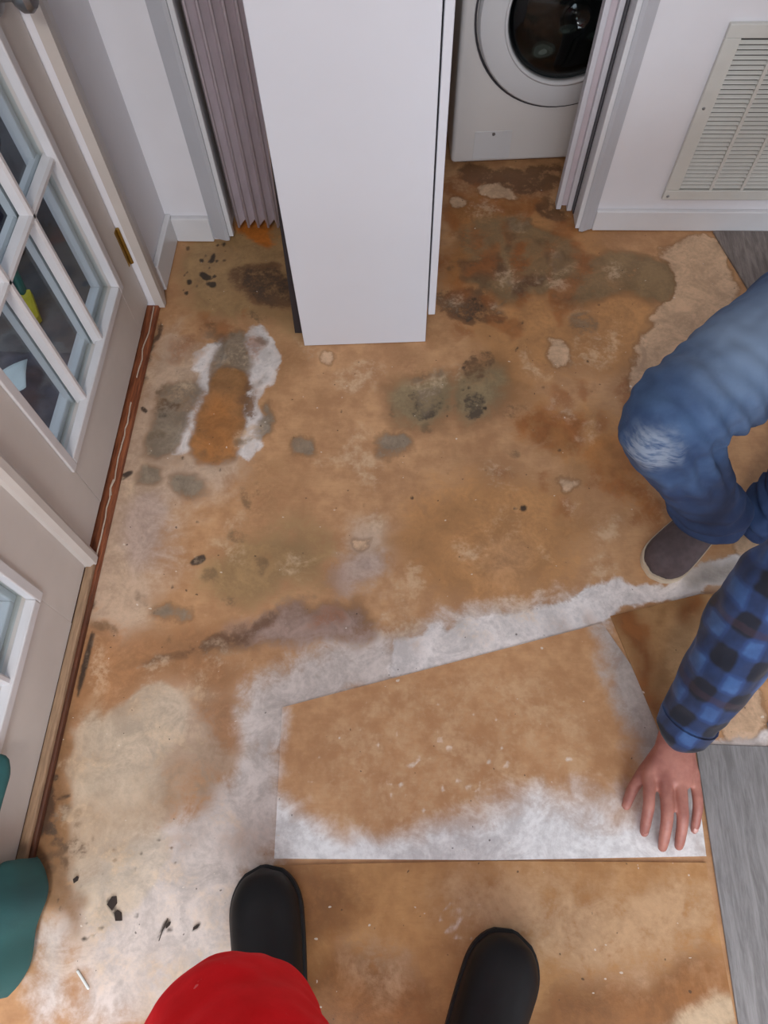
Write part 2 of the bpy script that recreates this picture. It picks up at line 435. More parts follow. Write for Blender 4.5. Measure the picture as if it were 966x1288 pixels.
# ------------------------------------------------------------------ floor
# (attribute, colour, softness m, noise amplitude m, opacity, speckle threshold, relief) + outlines
FL = [
 ('pale_wash', (194, 172, 152), .05, .05, .75, 0, .15, 2, [[(195,400),(250,430),(330,560),(290,610),(225,650),(215,780),(150,800),(95,790),(120,690),(150,560)], [(430,660),(500,640),(500,740),(430,745)], [(95,910),(180,860),(300,880),(330,980),(240,1000),(120,1010)], [(600,680),(660,670),(660,730),(600,735)]]),
 ('olive', (160, 130, 88), .035, .045, .8, 0, 0, 2, [[(225,305),(300,290),(345,262),(390,300),(400,430),(330,410),(220,400)], [(280,680),(380,640),(420,720),(300,760),(240,720)]]),
 ('warm', (186, 134, 82), .05, .05, .8, 0, 0, 2, [[(556,240),(700,240),(840,380),(800,470),(700,450),(640,520),(560,400)], [(505,590),(720,600),(735,740),(520,780)], [(640,500),(790,500),(830,660),(720,600)]]),
 ('brown_left', (164, 116, 76), .03, .05, .85, 0, 0, 2, [[(105,770),(180,790),(290,780),(285,830),(310,860),(280,900),(220,860),(170,870),(110,930),(70,1060),(55,1120),(30,1110),(60,960),(90,830)], [(230,880),(300,870),(290,960),(240,950)]]),
 ('white_paint', (210, 200, 194), .035, .045, .92, 0, .35, 1, [[(330,850),(380,820),(470,795),(500,800),(580,775),(650,760),(740,738),(760,748),(765,790),(600,840),(360,900),(360,1090),(330,1100),(270,1288),(90,1288),(110,1200),(62,1150),(40,1288),(85,1288),(90,1120),(150,1050),(240,1030),(300,960),(300,890)]]),
 ('tan_over', (184, 158, 128), .04, .05, .5, .40, 0, 2, [[(100,890),(190,870),(190,960),(200,1060),(130,1120),(95,1050)], [(90,1090),(180,1100),(150,1180),(80,1190)], [(200,1190),(290,1220),(270,1288),(160,1288)]]),
 ('dirty_grey', (146, 128, 108), .03, .04, .6, .42, 0, 2, [[(120,900),(170,890),(172,915),(130,915)], [(110,950),(150,945),(150,980),(112,980)], [(120,1010),(150,1005),(150,1030),(122,1032)], [(180,1000),(210,990),(212,1035),(185,1040)], [(200,960),(240,950),(260,990),(230,1020)], [(60,1080),(180,1060),(190,1120),(60,1140)]]),
 ('pale_patch', (200, 182, 160), .010, .014, .72, .22, .1, 1, [[(98,930),(140,890),(170,862),(200,868),(222,890),(205,960),(196,1010),(205,1050),(240,1100),(110,1200),(94,1100),(100,1000)]]),
 ('white_strip', (230, 222, 218), .006, .014, .97, .26, .5, 0, [[(494,806),(540,795),(600,785),(660,760),(736,740),(740,786),(600,838),(494,860)], [(300,425),(330,416),(345,440),(346,480),(330,492),(346,528),(336,555),(320,578),(302,566),(312,520),(306,490),(298,462)], [(240,442),(272,426),(282,455),(264,482),(258,540),(252,572),(220,574),(234,520),(246,480)], [(730,740),(780,715),(830,730),(930,690),(966,690),(966,735),(900,742),(780,765),(745,780)], [(878,948),(882,934),(966,918),(966,942)]]),
 ('grey_stain', (140, 126, 108), .008, .018, .9, 0, 0, 1, [[(205,485),(240,472),(256,495),(240,530),(232,565),(205,580),(190,572),(200,520)], [(268,426),(305,420),(300,460),(306,490),(320,500),(300,480),(262,490)], [(345,490),(352,530),(340,545),(332,530)], [(372,556),(394,554),(396,576),(374,580)], [(474,548),(500,545),(506,562),(480,570)], [(206,760),(238,757),(236,778),(208,776)], [(232,596),(268,600),(270,622),(234,626)], [(186,590),(214,588),(216,612),(190,614)]]),
 ('olive_stain', (134, 112, 80), .012, .02, .85, .33, 0, 1, [[(735,330),(790,318),(840,326),(864,352),(850,370),(820,382),(770,372),(735,385),(700,370)], [(575,272),(620,264),(670,285),(710,300),(740,325),(720,362),(650,376),(600,362),(560,330)]]),
 ('green_stain', (142, 126, 94), .025, .025, .85, .30, 0, 1, [[(480,490),(520,476),(562,480),(566,515),(545,535),(510,535),(486,515)], [(560,478),(600,462),(640,472),(634,508),(600,525),(568,515)]]),
 ('brown_strip', (152, 106, 60), .007, .012, .9, 0, 0, 1, [[(262,474),(300,462),(314,500),(308,560),(300,576),(252,580),(260,520)]]),
 ('edge_brown', (124, 88, 54), .02, .025, .75, .30, 0, 1, [[(88,900),(108,900),(100,960),(104,1100),(92,1200),(46,1110),(66,1000)]]),
 ('ring_brown', (142, 108, 84), .012, .022, .75, .30, 0, 1, [[(262,826),(300,796),(345,764),(400,750),(446,764),(474,790),(420,798),(340,806)]]),
 ('lilac', (176, 156, 150), .03, .04, .55, 0, 0, 2, [[(160,640),(220,620),(230,690),(180,720)], [(410,700),(495,695),(490,745),(415,745)], [(270,800),(340,765),(420,755),(470,790),(420,805),(330,815)]]),
 ('orange', (172, 112, 56), .03, .035, .8, 0, 0, 2, [[(560,245),(640,255),(680,240),(690,262),(600,285),(556,300)], [(556,300),(585,310),(590,360),(556,365)], [(262,492),(308,500),(300,572),(256,578)], [(740,540),(800,555),(830,650),(815,665),(770,610),(735,580)], [(640,520),(725,505),(735,560),(690,560)]]),
 ('rust', (140, 82, 40), .02, .03, .6, .40, 0, 1, [[(655,516),(715,505),(735,530),(730,568),(712,560),(700,530),(662,540)], [(790,570),(812,600),(836,650),(820,668),(800,630),(778,600)], [(645,300),(668,300),(664,340),(645,345)], [(560,225),(690,225),(700,262),(640,275),(575,262)], [(380,760),(420,755),(425,780),(375,785)], [(205,425),(250,415),(246,450),(215,455)]]),
 ('bright_orange', (196, 112, 34), .014, .02, .9, 0, 0, 1, [[(303,270),(345,262),(360,300),(345,306),(306,290)]]),
 ('umber', (104, 72, 48), .012, .03, .85, .36, 0, 1, [[(575,218),(640,212),(702,206),(704,232),(660,240),(600,238)], [(700,240),(722,282),(690,275),(664,258)], [(552,372),(598,360),(634,378),(640,400),(600,408),(556,402)], [(560,325),(600,318),(640,345),(600,355)], [(290,352),(310,338),(345,328),(365,335),(376,392),(330,396),(305,372)], [(300,470),(330,500),(325,520),(305,500)], [(255,820),(330,770),(350,768),(300,812),(260,832)], [(640,345),(700,340),(690,360),(645,375)], [(180,820),(270,818),(270,828),(190,836)]]),
 ('mould', (62, 52, 44), .006, .018, .85, .43, 0, 1, [[(300,345),(362,334),(376,390),(332,394)], [(510,490),(550,492),(552,528),(515,528)], [(590,500),(620,498),(618,522),(592,520)], [(556,380),(600,372),(620,392),(570,402)], [(570,455),(610,450),(612,480),(575,476)], [(200,500),(232,505),(220,530),(200,525)]] + blobs(11, (50, 990, 120, 1110), 26, 3, 8)),
 ('black_spot', (44, 34, 28), .003, .006, .92, 0, .4, 1, [[(248,345),(255,340),(268,350),(258,354)], [(266,318),(272,318),(270,330),(262,332)], [(235,352),(241,351),(241,358),(235,358)], [(262,356),(272,354),(272,362),(264,362)], [(236,706),(256,696),(260,704),(244,713)], [(178,510),(186,516),(184,521),(176,515)], [(148,598),(166,590),(168,596),(152,606)], [(134,1130),(146,1128),(144,1140),(152,1150),(154,1158),(146,1158),(140,1146),(134,1138)], [(66,1008),(74,1002),(84,1000),(92,998),(88,1004),(76,1006)], [(68,972),(76,975),(72,984),(64,980)], [(208,1158),(213,1158),(200,1180),(197,1180)], [(240,1172),(252,1160),(248,1168)], [(640,1056),(644,1056),(644,1060),(640,1060)], [(655,636),(662,636),(662,643),(655,643)], [(116,790),(120,800),(100,880),(94,876),(104,830)]] + blobs(5, (60, 1040, 240, 1190), 34, 1.0, 2.6) + blobs(9, (230, 305, 285, 370), 26, 1.2, 3.2) + blobs(21, (110, 380, 760, 900), 30, 1.0, 2.2) + blobs(31, (580, 370, 660, 520), 12, 1.5, 3)),
 ('mottle_brown', (140, 100, 62), .03, .03, .42, .40, 0, 0, blobs(71, (120, 420, 780, 800), 46, 8, 30) + blobs(72, (60, 780, 320, 1100), 26, 8, 26) + blobs(73, (550, 240, 800, 480), 26, 8, 26) + blobs(75, (220, 300, 380, 560), 14, 6, 20)),
 ('mottle_rust', (150, 90, 44), .014, .022, .62, .36, 0, 0, blobs(61, (552, 235, 740, 420), 34, 6, 20) + blobs(62, (620, 480, 820, 660), 14, 8, 20) + blobs(63, (225, 395, 330, 470), 8, 6, 14)),
 ('mottle_pale', (206, 180, 150), .02, .03, .5, .44, .1, 0, blobs(81, (120, 420, 780, 800), 46, 6, 26) + blobs(82, (60, 800, 320, 1240), 30, 8, 24) + blobs(83, (550, 240, 780, 480), 16, 6, 16)),
 ('mottle_dark', (96, 76, 54), .008, .014, .6, .42, 0, 0, blobs(91, (120, 560, 330, 830), 16, 4, 12) + blobs(92, (560, 280, 740, 420), 22, 4, 12) + blobs(93, (470, 470, 660, 560), 18, 3, 9) + blobs(94, (200, 400, 360, 600), 14, 3, 10)),
 ('peach', (206, 172, 140), .006, .016, .92, 0, .3, 1, [[(800,430),(815,410),(826,385),(850,374),(860,352),(848,335),(836,318),(856,300),(892,289),(905,308),(946,376),(900,420),(850,470),(800,520)], [(925,640),(966,640),(966,700),(930,690)], [(885,930),(966,840),(966,925)], [(560,258),(590,252),(596,264),(575,272)], [(605,240),(640,232),(650,250),(615,254)], [(700,425),(722,420),(728,450),(705,460)], [(694,606),(718,604),(720,614),(700,620)], [(440,676),(466,678),(464,690),(442,690)], [(408,436),(424,440),(418,450),(408,448)]]),
 ('dark_edge', (66, 42, 26), .008, .018, .88, 0, 0, 1, [[(112,730),(124,735),(112,800),(96,850),(86,920),(76,1000),(62,1050),(40,1060),(60,980),(84,880),(98,800)], [(195,400),(203,400),(165,520),(158,560),(140,640),(128,690),(118,715),(108,715),(140,600),(170,480)]]),
 ('grey_band', (150, 138, 126), .03, .03, .8, 0, 0, 1, [[(850,715),(966,690),(966,740),(930,745),(860,745)]]),  # grey-beige band between the shoe and the sleeve
]
def grid_floor():
    xs = np.concatenate([[-.775], np.arange(-.72, 1.10, .006), [1.3, 2.0, 3.05]]); ys = np.concatenate([[-3.05, -2, -1, -.6], np.arange(-.45, 2.1, .006), [2.3, 2.7]])
    X, Y = np.meshgrid(xs, ys); n = X.size; nx, ny = len(xs), len(ys)
    v = np.stack([X.ravel(), Y.ravel(), np.zeros(n)], 1)
    i = np.arange(n).reshape(ny, nx); q = np.stack([i[:-1, :-1], i[:-1, 1:], i[1:, 1:], i[1:, :-1]], -1).reshape(-1, 4)
    me = bpy.data.meshes.new('floor'); me.from_pydata(v.tolist(), [], q.tolist()); return me
fm = grid_floor(); add_fields(fm, [(l[0], l[8], l[7]) for l in FL])
TAN = [lin((186, 138, 96)), lin((204, 158, 114)), lin((172, 120, 78)), lin((212, 180, 142))]
floor = link_mesh('floor', fm, stain_mat('stained_subfloor', TAN, [l[:7] for l in FL]))
tag(floor, 'water-stained tan subfloor with mould and paint marks', kind='structure')

def sheet(name, pix, thick, layers, base, label, rough=.55, z=0.0):
    pts = [fl(*p) for p in pix]
    cx = sum(p[0] for p in pts) / len(pts); cy = sum(p[1] for p in pts) / len(pts)
    x0 = min(p[0] for p in pts); x1 = max(p[0] for p in pts); y0 = min(p[1] for p in pts); y1 = max(p[1] for p in pts)
    bm = bmesh.new(); st = .009
    nx = int((x1 - x0) / st) + 1; ny = int((y1 - y0) / st) + 1
    g = [[bm.verts.new((x0 + i * st, y0 + j * st, z + thick)) for i in range(nx + 1)] for j in range(ny + 1)]
    for j in range(ny):
        for i in range(nx): bm.faces.new((g[j][i], g[j][i + 1], g[j + 1][i + 1], g[j + 1][i]))
    for i in range(len(pts)):
        a = Vector((*pts[i], 0)); b = Vector((*pts[(i + 1) % len(pts)], 0)); e = b - a
        nrm = Vector((e.y, -e.x, 0)).normalized()
        if nrm.dot(Vector((cx, cy, 0)) - a) > 0: nrm = -nrm
        bmesh.ops.bisect_plane(bm, geom=bm.verts[:] + bm.edges[:] + bm.faces[:], plane_co=a, plane_no=nrm, clear_outer=True)
    be = [e for e in bm.edges if e.is_boundary]
    r = bmesh.ops.extrude_edge_only(bm, edges=be)
    for v in r['geom']:
        if isinstance(v, bmesh.types.BMVert): v.co.z = z + .0002
    me = bpy.data.meshes.new(name); bm.normal_update(); bm.to_mesh(me); bm.free()
    add_fields(me, [(l[0], l[8], l[7]) for l in layers])
    o = link_mesh(name, me, stain_mat(name + '_' + layers[0][0], base, [l[:7] for l in layers], rough))
    return tag(o, label, 'flooring sheet')
BT = [lin((196, 144, 98)), lin((210, 162, 116)), lin((182, 128, 80)), lin((218, 186, 148))]
sheet('underlayment_sheet', [(355,890),(757,784),(872,950),(888,1077),(620,1082),(345,1080)], .002, [
  ('mid_rub', (204, 172, 136), .05, .06, .4, .44, 0, 1, [[(430,900),(600,840),(740,900),(720,1000),(560,1040),(400,1010)]]),
  ('mid_white', (240, 236, 234), .035, .022, 1, 0, .2, 1, [[(300,985),(345,985),(400,1025),(450,1048),(560,1030),(650,1000),(700,1005),(760,1015),(820,1000),(860,945),(920,950),(920,1080),(800,1120),(300,1110)], [(300,860),(354,890),(352,940),(345,1000),(300,1000)]]),
  ('mid_grey', (178, 168, 162), .03, .03, .9, 0, 0, 1, [[(742,780),(790,780),(872,960),(850,1020),(800,1010),(775,900),(752,830)]]),
  ('mid_dot', (236, 222, 206), .003, .004, .85, 0, .3, 1, blobs(41, (480, 940, 640, 1000), 18, 2, 4.5) + blobs(42, (380, 880, 780, 1020), 30, 1.4, 3.2)),
 ], BT, 'tan underlayment sheet with white paint dusted along its lower edge, under the reaching hand')
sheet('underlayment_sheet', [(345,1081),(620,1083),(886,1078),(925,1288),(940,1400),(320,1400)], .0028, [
  ('low_stain_shade', (140, 92, 50), .03, .05, .88, 0, 0, 2, [[(345,1180),(520,1190),(560,1250),(560,1420),(300,1420)], [(660,1215),(760,1210),(900,1180),(930,1290),(900,1420),(640,1420)], [(350,1080),(450,1080),(480,1150),(380,1200)]]),  # brown wet staining, deepened to paint in the photographer's shadow as well
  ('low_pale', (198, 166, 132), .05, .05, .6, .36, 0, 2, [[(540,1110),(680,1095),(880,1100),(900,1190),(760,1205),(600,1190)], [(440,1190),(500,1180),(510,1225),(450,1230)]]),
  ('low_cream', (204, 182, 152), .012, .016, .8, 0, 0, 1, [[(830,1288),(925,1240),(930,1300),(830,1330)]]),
  ('low_glint', (232, 222, 214), .003, .004, .8, 0, .3, 1, blobs(51, (550, 1130, 605, 1180), 34, 1.2, 2.6)),  # pale dots painted as glints of wet shine
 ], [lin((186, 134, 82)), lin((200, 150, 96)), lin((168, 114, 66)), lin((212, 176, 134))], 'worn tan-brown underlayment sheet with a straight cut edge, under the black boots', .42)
sheet('underlayment_sheet', [(760,758),(850,748),(880,748),(925,737),(966,830),(940,880),(880,940),(832,928)], .004, [
  ('wet_orange', (136, 80, 34), .018, .02, .85, 0, 0, 1, [[(760,758),(800,752),(810,820),(838,930),(828,928),(790,840)], [(845,746),(880,745),(872,790),(855,790)]]),
  ('wet_tan', (176, 140, 100), .03, .03, .6, 0, 0, 1, [[(830,780),(900,770),(880,860),(850,860)]]),
 ], [lin((160, 118, 74)), lin((178, 136, 90)), lin((146, 104, 62)), lin((176, 140, 100))], 'damp dark brown scrap of underlayment beneath the plaid sleeve', .5)

# ------------------------------------------------------------------ shell of the room
XL, YL, YR = -.685, 1.615, 1.668
def st(name, mb, mat, label=None, parent=None):
    o = mb.build(name, mat, parent)
    return tag(o, label, kind='structure') if parent is None else o
b = MB(); b.box(XL - .12, XL, 1.345, YL + .12, 0, 2.4); b.box(XL - .12, XL, -.17, 1.345, 2.06, 2.4); b.box(XL - .12, XL, -3.05, -.17, 0, 2.4)
st('wall_left', b, M['wall'], 'white wall beside the glazed doors')
b = MB(); b.box(XL, -.52, YL, YL + .11, 0, 2.4); b.box(.50, 3.05, YR, YR + .11, 0, 2.4); b.box(-.52, .50, YR - .02, YR + .09, 2.06, 2.4)
st('wall_back', b, M['wall'], 'white wall around the laundry closet opening')
b = MB(); b.box(3.0, 3.12, -3.05, YR, 0, 2.4); st('wall_right', b, M['wall'], 'plain white far side wall')
b = MB(); b.box(XL, 3.0, -3.17, -3.05, 0, .8); b.box(XL, 3.0, -3.17, -3.05, 2.1, 2.4); b.box(XL, -.4, -3.17, -3.05, .8, 2.1); b.box(1.8, 3.0, -3.17, -3.05, .8, 2.1)
st('wall_rear', b, M['wall'], 'white wall with window opposite the closet')
b = MB(); b.box(XL - .12, 3.12, -3.17, 2.72, 2.4, 2.5); st('ceiling', b, M['ceiling'], 'plain white ceiling')
win = empty('window_1', (.7, -3.08, .8)); tag(win, 'white framed window in the rear wall', kind='structure')
b = MB(); b.box(-1.1, 1.1, -.05, .05, 0, .05); b.box(-1.1, 1.1, -.05, .05, 1.25, 1.3); b.box(-1.1, -1.05, -.05, .05, .05, 1.25); b.box(1.05, 1.1, -.05, .05, .05, 1.25); b.box(-.025, .025, -.05, .05, .05, 1.25); b.build('window_frame', M['trim'], win)
for sx in (-1, 1):
    b = MB(); b.box(min(sx * .025, sx * 1.05), max(sx * .025, sx * 1.05), -.01, 0, .05, 1.25); b.build('pane', M['glass'], win)
# closet behind the opening
b = MB(); b.box(-.80, -.68, YL + .11, 2.7, 0, 2.4); b.box(-.80, 1.0, 2.62, 2.74, 0, 2.4); b.box(.88, 1.0, YR + .11, 2.7, 0, 2.4)
st('wall_closet', b, plain('closet_paint', (206, 186, 158), .7, .03, 6), 'cream walls inside the laundry closet')
# baseboards and casings
def board(name, x0, x1, y0, y1, h, label):
    b = MB(); b.box(x0, x1, y0, y1, .003, h, .003); return st(name, b, M['trim'], label)
board('baseboard_left', XL, XL + .016, 1.412, YL, .088, 'white baseboard between door casing and closet wall')
board('baseboard_back', XL + .016, -.562, YL - .015, YL, .082, 'short white baseboard beside the closet casing')
board('baseboard_right', .524, 3.0, YR - .014, YR, .068, 'long white baseboard under the return air grille')
b = MB(); b.quad8([(XL, 1.345, .008), (XL, 1.41, .008), (XL + .010, 1.41, .008), (XL + .024, 1.362, .008), (XL + .024, 1.345, .008)], [(XL, 1.345, 2.12), (XL, 1.41, 2.12), (XL + .010, 1.41, 2.12), (XL + .024, 1.362, 2.12), (XL + .024, 1.345, 2.12)])
st('trim_1', b, M['door'], 'white door casing on the hinge side')
def casing(name, xa, xb, y, label, z0=.004):
    s = 1 if xb > xa else -1
    b = MB(); prof = [(xa, y), (xa, y - .008), (xa + s * .012, y - .012), (xb - s * .010, y - .020), (xb, y - .018), (xb, y)]
    b.quad8([(p[0], p[1], z0) for p in prof], [(p[0], p[1], 2.12) for p in prof]); return st(name, b, M['casing'], label)
casing('trim_2', -.562, -.515, YL, 'grey white closet casing beside the short baseboard', .012)
casing('trim_3', .524, .486, YR, 'grey white closet casing beside the long baseboard')
b = MB(); b.box(-.516, -.503, YL - .012, YL + .006, .02, 2.08, .002); st('trim_4', b, M['trim'], 'white jamb strip next to the accordion door')
b = MB(); b.box(.474, .487, YR - .016, YR + .11, .012, 2.08, .002); st('trim_5', b, M['trim'], 'white jamb strip next to the folded door panels')
# threshold
th = empty('trim_6', (0, 0, 0)); tag(th, 'reddish brown wooden threshold under the glazed doors', kind='structure')
b = MB(); b.box(-.76, -.676, -.17, 1.36, .0005, .016, .003); b.build('sill', M['threshold'], th)
b = MB(); b.box(-.700, -.682, -.17, .585, .0165, .030, .003); b.build('nosing', M['pale_wood'], th)
rg = random.Random(3)
for (ya, yb) in ((1.10, 1.335), (.90, 1.02), (.76, .92), (.60, .80)):
    b = MB(); n = 9; L = []
    for i in range(n):
        y = ya + (yb - ya) * i / (n - 1); L.append((-.688 + rg.uniform(-.002, .004), y, .018 + rg.uniform(0, .003)))
    b.tube(L, [(.0028, .0016)] * n, 6, sub=2); b.build('caulk_strip', M['caulk'], th)

# ------------------------------------------------------------------ glazed doors
def french_door(name, y0, y1, gy0, gy1, label, hinge_y=None, knob_y=None):
    d = empty(name, (0, 0, 0)); tag(d, label, kind='structure')
    X0, X1, z0, z1, g0, g1 = -.748, -.700, .030, 2.04, .195, 1.93
    for a, c in ((y0, gy0), (gy1, y1)):
        b = MB(); b.box(X0, X1, a, c, z0, z1, .002); b.build('stile', M['door'], d)
    for a, c in ((z0, g0), (g1, z1)):
        b = MB(); b.box(X0, X1, gy0, gy1, a, c, .0); b.build('rail', M['door'], d)
    for xa, xb, w_ in ((X1, X1 + .007, .022), (X1 - .014, X1 + .004, .010), (X0 - .012, X0 + .012, .016)):
        b = MB()
        o = .012 if w_ > .02 else 0
        for q in ((gy0 - o, gy0 - o + w_, g0 - o, g1 + o), (gy1 + o - w_, gy1 + o, g0 - o, g1 + o)):
            b.box(xa, xb, q[0], q[1], q[2], q[3], .0025)
        for q in ((g0 - o, g0 - o + w_), (g1 + o - w_, g1 + o)):
            b.box(xa, xb, gy0 - o + w_, gy1 + o - w_, q[0], q[1], .0025)
        b.build('glazing_bead', M['bead'], d)
    nc, nr = 3, 5; cw = (gy1 - gy0) / nc; rh = (g1 - g0) / nr
    def bar(axis, v):
        for xa, xb, w_ in ((-.722, -.700, .010), (-.745, -.729, .009)):
            b = MB()
            if axis == 'v':
                prof = [(xa, v - w_), (xb - .005, v - w_ * .8), (xb, v - w_ * .35), (xb, v + w_ * .35), (xb - .005, v + w_ * .8), (xa, v + w_)] if w_ > .0095 else [(xa, v - w_), (xb, v - w_), (xb, v + w_), (xa, v + w_)]
                b.prism(prof, g0, g1)
            else:
                prof = [(xa, v - w_), (xb - .005, v - w_ * .8), (xb, v - w_ * .35), (xb, v + w_ * .35), (xb - .005, v + w_ * .8), (xa, v + w_)]
                b.quad8([(p[0], gy0, p[1]) for p in prof], [(p[0], gy1, p[1]) for p in prof])
            b.build('muntin', M['bead'], d)
    for i in range(1, nc): bar('v', gy0 + cw * i)
    for j in range(1, nr): bar('h', g0 + rh * j)
    pm = None
    for i in range(nc):
        for j in range(nr):
            if pm is None:
                b = MB(); b.box(-.728, -.724, -cw / 2 + .004, cw / 2 - .004, -rh / 2 + .004, rh / 2 - .004); pm = b.mesh('pane'); pm.materials.append(M['glass'])
            o = bpy.data.objects.new('pane', pm); C.objects.link(o); o.parent = d; o.location = (0, gy0 + cw * (i + .5), g0 + rh * (j + .5))
    if hinge_y:
        for z in (.17, 1.0, 1.78):
            b = MB(); b.box(X1 - .001, X1 + .0015, hinge_y - .012, hinge_y + .001, z, z + .105, .0005); b.tube([(X1 + .004, hinge_y + .003, z), (X1 + .004, hinge_y + .003, z + .105)], [.0045, .0045], 10, caps=False); b.build('hinge', M['brass'], d)
    if knob_y:
        b = MB(); b.lathe([(.001, 0), (.030, 0), (.031, .004), (.026, .008), (.012, .010), (.011, .034), (.020, .040), (.027, .050), (.027, .062), (.020, .070), (.001, .072)], (X1, knob_y, .812), 'x', 28)
        b.build('knob', M['steel'], d, 'auto')
    return d
french_door('door_1', .602, 1.342, .735, 1.235, 'white glazed door with brass hinge and steel knob', hinge_y=1.338, knob_y=1.275)
french_door('door_2', -.165, .588, -.05, .445, 'white glazed door leaf whose base meets the teal bag')
b = MB(); b.quad8([(-.702, .574, .022), (-.688, .574, .022), (-.680, .584, .022), (-.680, .600, .022), (-.688, .612, .022), (-.702, .612, .022)], [(-.702, .574, 2.04), (-.688, .574, 2.04), (-.680, .584, 2.04), (-.680, .600, 2.04), (-.688, .612, 2.04), (-.702, .612, 2.04)])
st('trim_7', b, M['door'], 'white astragal strip between the two glazed doors')

# ------------------------------------------------------------------ porch seen through the panes
b = MB(); b.box(-3.2, -.77, -1.2, 3.2, -.16, -.10); st('floor_porch', b, M['concrete'], 'grey concrete porch outside the glazed doors')
b = MB(); b.box(-3.3, -3.2, -1.2, 3.3, -.1, 2.5); b.box(-3.2, -.77, 3.2, 3.3, -.1, 2.5); st('wall_porch', b, plain('porch_siding', (120, 122, 118), .8, .1, 4), 'dull grey porch enclosure outside')
b = MB(); b.box(-.80, -.752, 1.30, 1.36, -.1, 2.1); st('trim_8', b, plain('outer_casing', (206, 222, 228), .5, .03), 'pale outer door casing')
def cloth_heap(name, cx, cy, rx, ry, h, z0, mat, label, cat, seed):
    n = 34; bm = bmesh.new(); g = []
    for j in range(n):
        row = []
        for i in range(n):
            u = i / (n - 1) * 2 - 1; v = j / (n - 1) * 2 - 1; r = min(1, math.hypot(u, v))
            k = mnoise.fractal(Vector((u * 1.9 + seed, v * 1.9, seed * .7)), 1, 2, 4); k2 = abs(mnoise.noise(Vector((u * 4 + seed, v * 4, 2))))
            row.append(bm.verts.new((cx + rx * u * (1 + .15 * k), cy + ry * v * (1 - .12 * k), z0 + .004 + max(0, (1 - r ** 2)) * h * (.75 + .5 * k + .35 * k2))))
        g.append(row)
    for j in range(n - 1):
        for i in range(n - 1): bm.faces.new((g[j][i], g[j][i + 1], g[j + 1][i + 1], g[j + 1][i]))
    be = [e for e in bm.edges if e.is_boundary]; r = bmesh.ops.extrude_edge_only(bm, edges=be)
    for v in r['geom']:
        if isinstance(v, bmesh.types.BMVert): v.co.z = z0 + .0005
    bmesh.ops.recalc_face_normals(bm, faces=bm.faces[:])
    me = bpy.data.meshes.new(name); bm.to_mesh(me); bm.free()
    o = link_mesh(name, me, mat, None, True); return tag(o, label, cat)
cloth_heap('tarp', -1.14, 1.10, .22, .17, .09, -.10, M['grey_cloth'], 'crumpled purplish grey tarp lying on the porch', 'tarp', 3.1)
# dark blue tub with a green-handled brush and yellow head leaning in it
tub = empty('storage_tub', (-1.38, 1.70, -.10)); tag(tub, 'dark navy plastic tub standing on the porch', 'tub')
b = MB(); b.lathe([(.001, 0), (.20, 0), (.235, .30), (.225, .30), (.19, .012), (.001, .012)], (0, 0, 0), 'z', 36); b.build('body', M['navy'], tub, 'auto')
b = MB(); b.lathe([(.225, .29), (.25, .29), (.25, .315), (.225, .315)], (0, 0, 0), 'z', 36, True); b.build('rim', M['navy'], tub, 'auto')
br = empty('scrub_brush', (-1.085, 1.40, -.088)); tag(br, 'green handled brush with yellow head beyond the pane', 'brush')
b = MB(); b.tube([(-.022, .050, .045), (-.05, .11, .11), (-.075, .15, .17)], [.013, .011, .011], 12); b.build('handle', M['green'], br, True)
b = MB(); lo = [(-.018, -.034), (.016, -.040), (.026, -.012), (.0, .052), (-.034, .046), (-.034, -.006)]
b.quad8([(p[0], p[1], -.008 + max(0, p[1]) * .7) for p in lo], [(p[0], p[1], .014 + max(0, p[1]) * .7) for p in lo]); b.build('brush_head', M['yellow'], br)
def paper(loc, s, rz, label, mat):
    n = 8; bm = bmesh.new(); g = []
    for j in range(n):
        g.append([bm.verts.new(((i / (n - 1) - .5) * s[0] * (.7 + .5 * j / (n - 1)), (j / (n - 1) - .5) * s[1] * (.8 + .4 * i / (n - 1)), .004 * math.sin(i * .9 + j * .5) + .008 - .03 * (i / (n - 1) - .5) * (j / (n - 1) - .5))) for i in range(n)])
    for j in range(n - 1):
        for i in range(n - 1): bm.faces.new((g[j][i], g[j][i + 1], g[j + 1][i + 1], g[j + 1][i]))
    me = bpy.data.meshes.new('paper'); bm.to_mesh(me); bm.free()
    o = link_mesh('paper_sheet', me, mat, None, True); m = o.modifiers.new('solid', 'SOLIDIFY'); m.thickness = .0015
    o.location = loc; o.rotation_euler = (.12, -.1, rz); return tag(o, label, 'paper')
paper((-1.015, 1.085, .012), (.10, .075), .5, 'bent white sheet of paper on the grey tarp', M['paper'])
paper((-.92, .90, -.088), (.16, .12), .1, 'pale flat scrap of paper on the concrete near the door', plain('pale_paper', (170, 178, 178), .8, .06))
# ------------------------------------------------------------------ tall white cabinet
cb = empty('tall_cabinet', (0, 0, 0)); tag(cb, 'tall white pantry cabinet standing side-on in the closet opening', 'cabinet')
A = Vector((-.271, 1.222)); B = Vector((.047, 1.240)); e = (B - A).normalized(); nn = Vector((-e.y, e.x))   # along the side panel, and into the closet
Wd = (B - A).length; DP = .62
def cbx(name, s0, s1, d0, d1, z0, z1, mat, bev=.0012, lean=0):
    P = lambda s, d: A + e * s + nn * d
    b = MB(); ring = [P(s0, d0), P(s1, d0), P(s1, d1), P(s0, d1)]
    b.quad8([(p.x, p.y, z0) for p in ring], [(p.x + lean, p.y, z1) for p in ring])
    if bev: bmesh.ops.bevel(b.bm, geom=b.bm.edges[:], offset=bev, segments=1, affect='EDGES')
    return b.build(name, mat, cb)
cbx('side_panel', 0, Wd, 0, .018, .002, 2.05, M['melamine'])
cbx('side_panel', 0, Wd, DP - .018, DP, .002, 2.05, M['melamine'])
cbx('top_panel', 0, Wd, .018, DP - .018, 2.03, 2.05, M['melamine'])
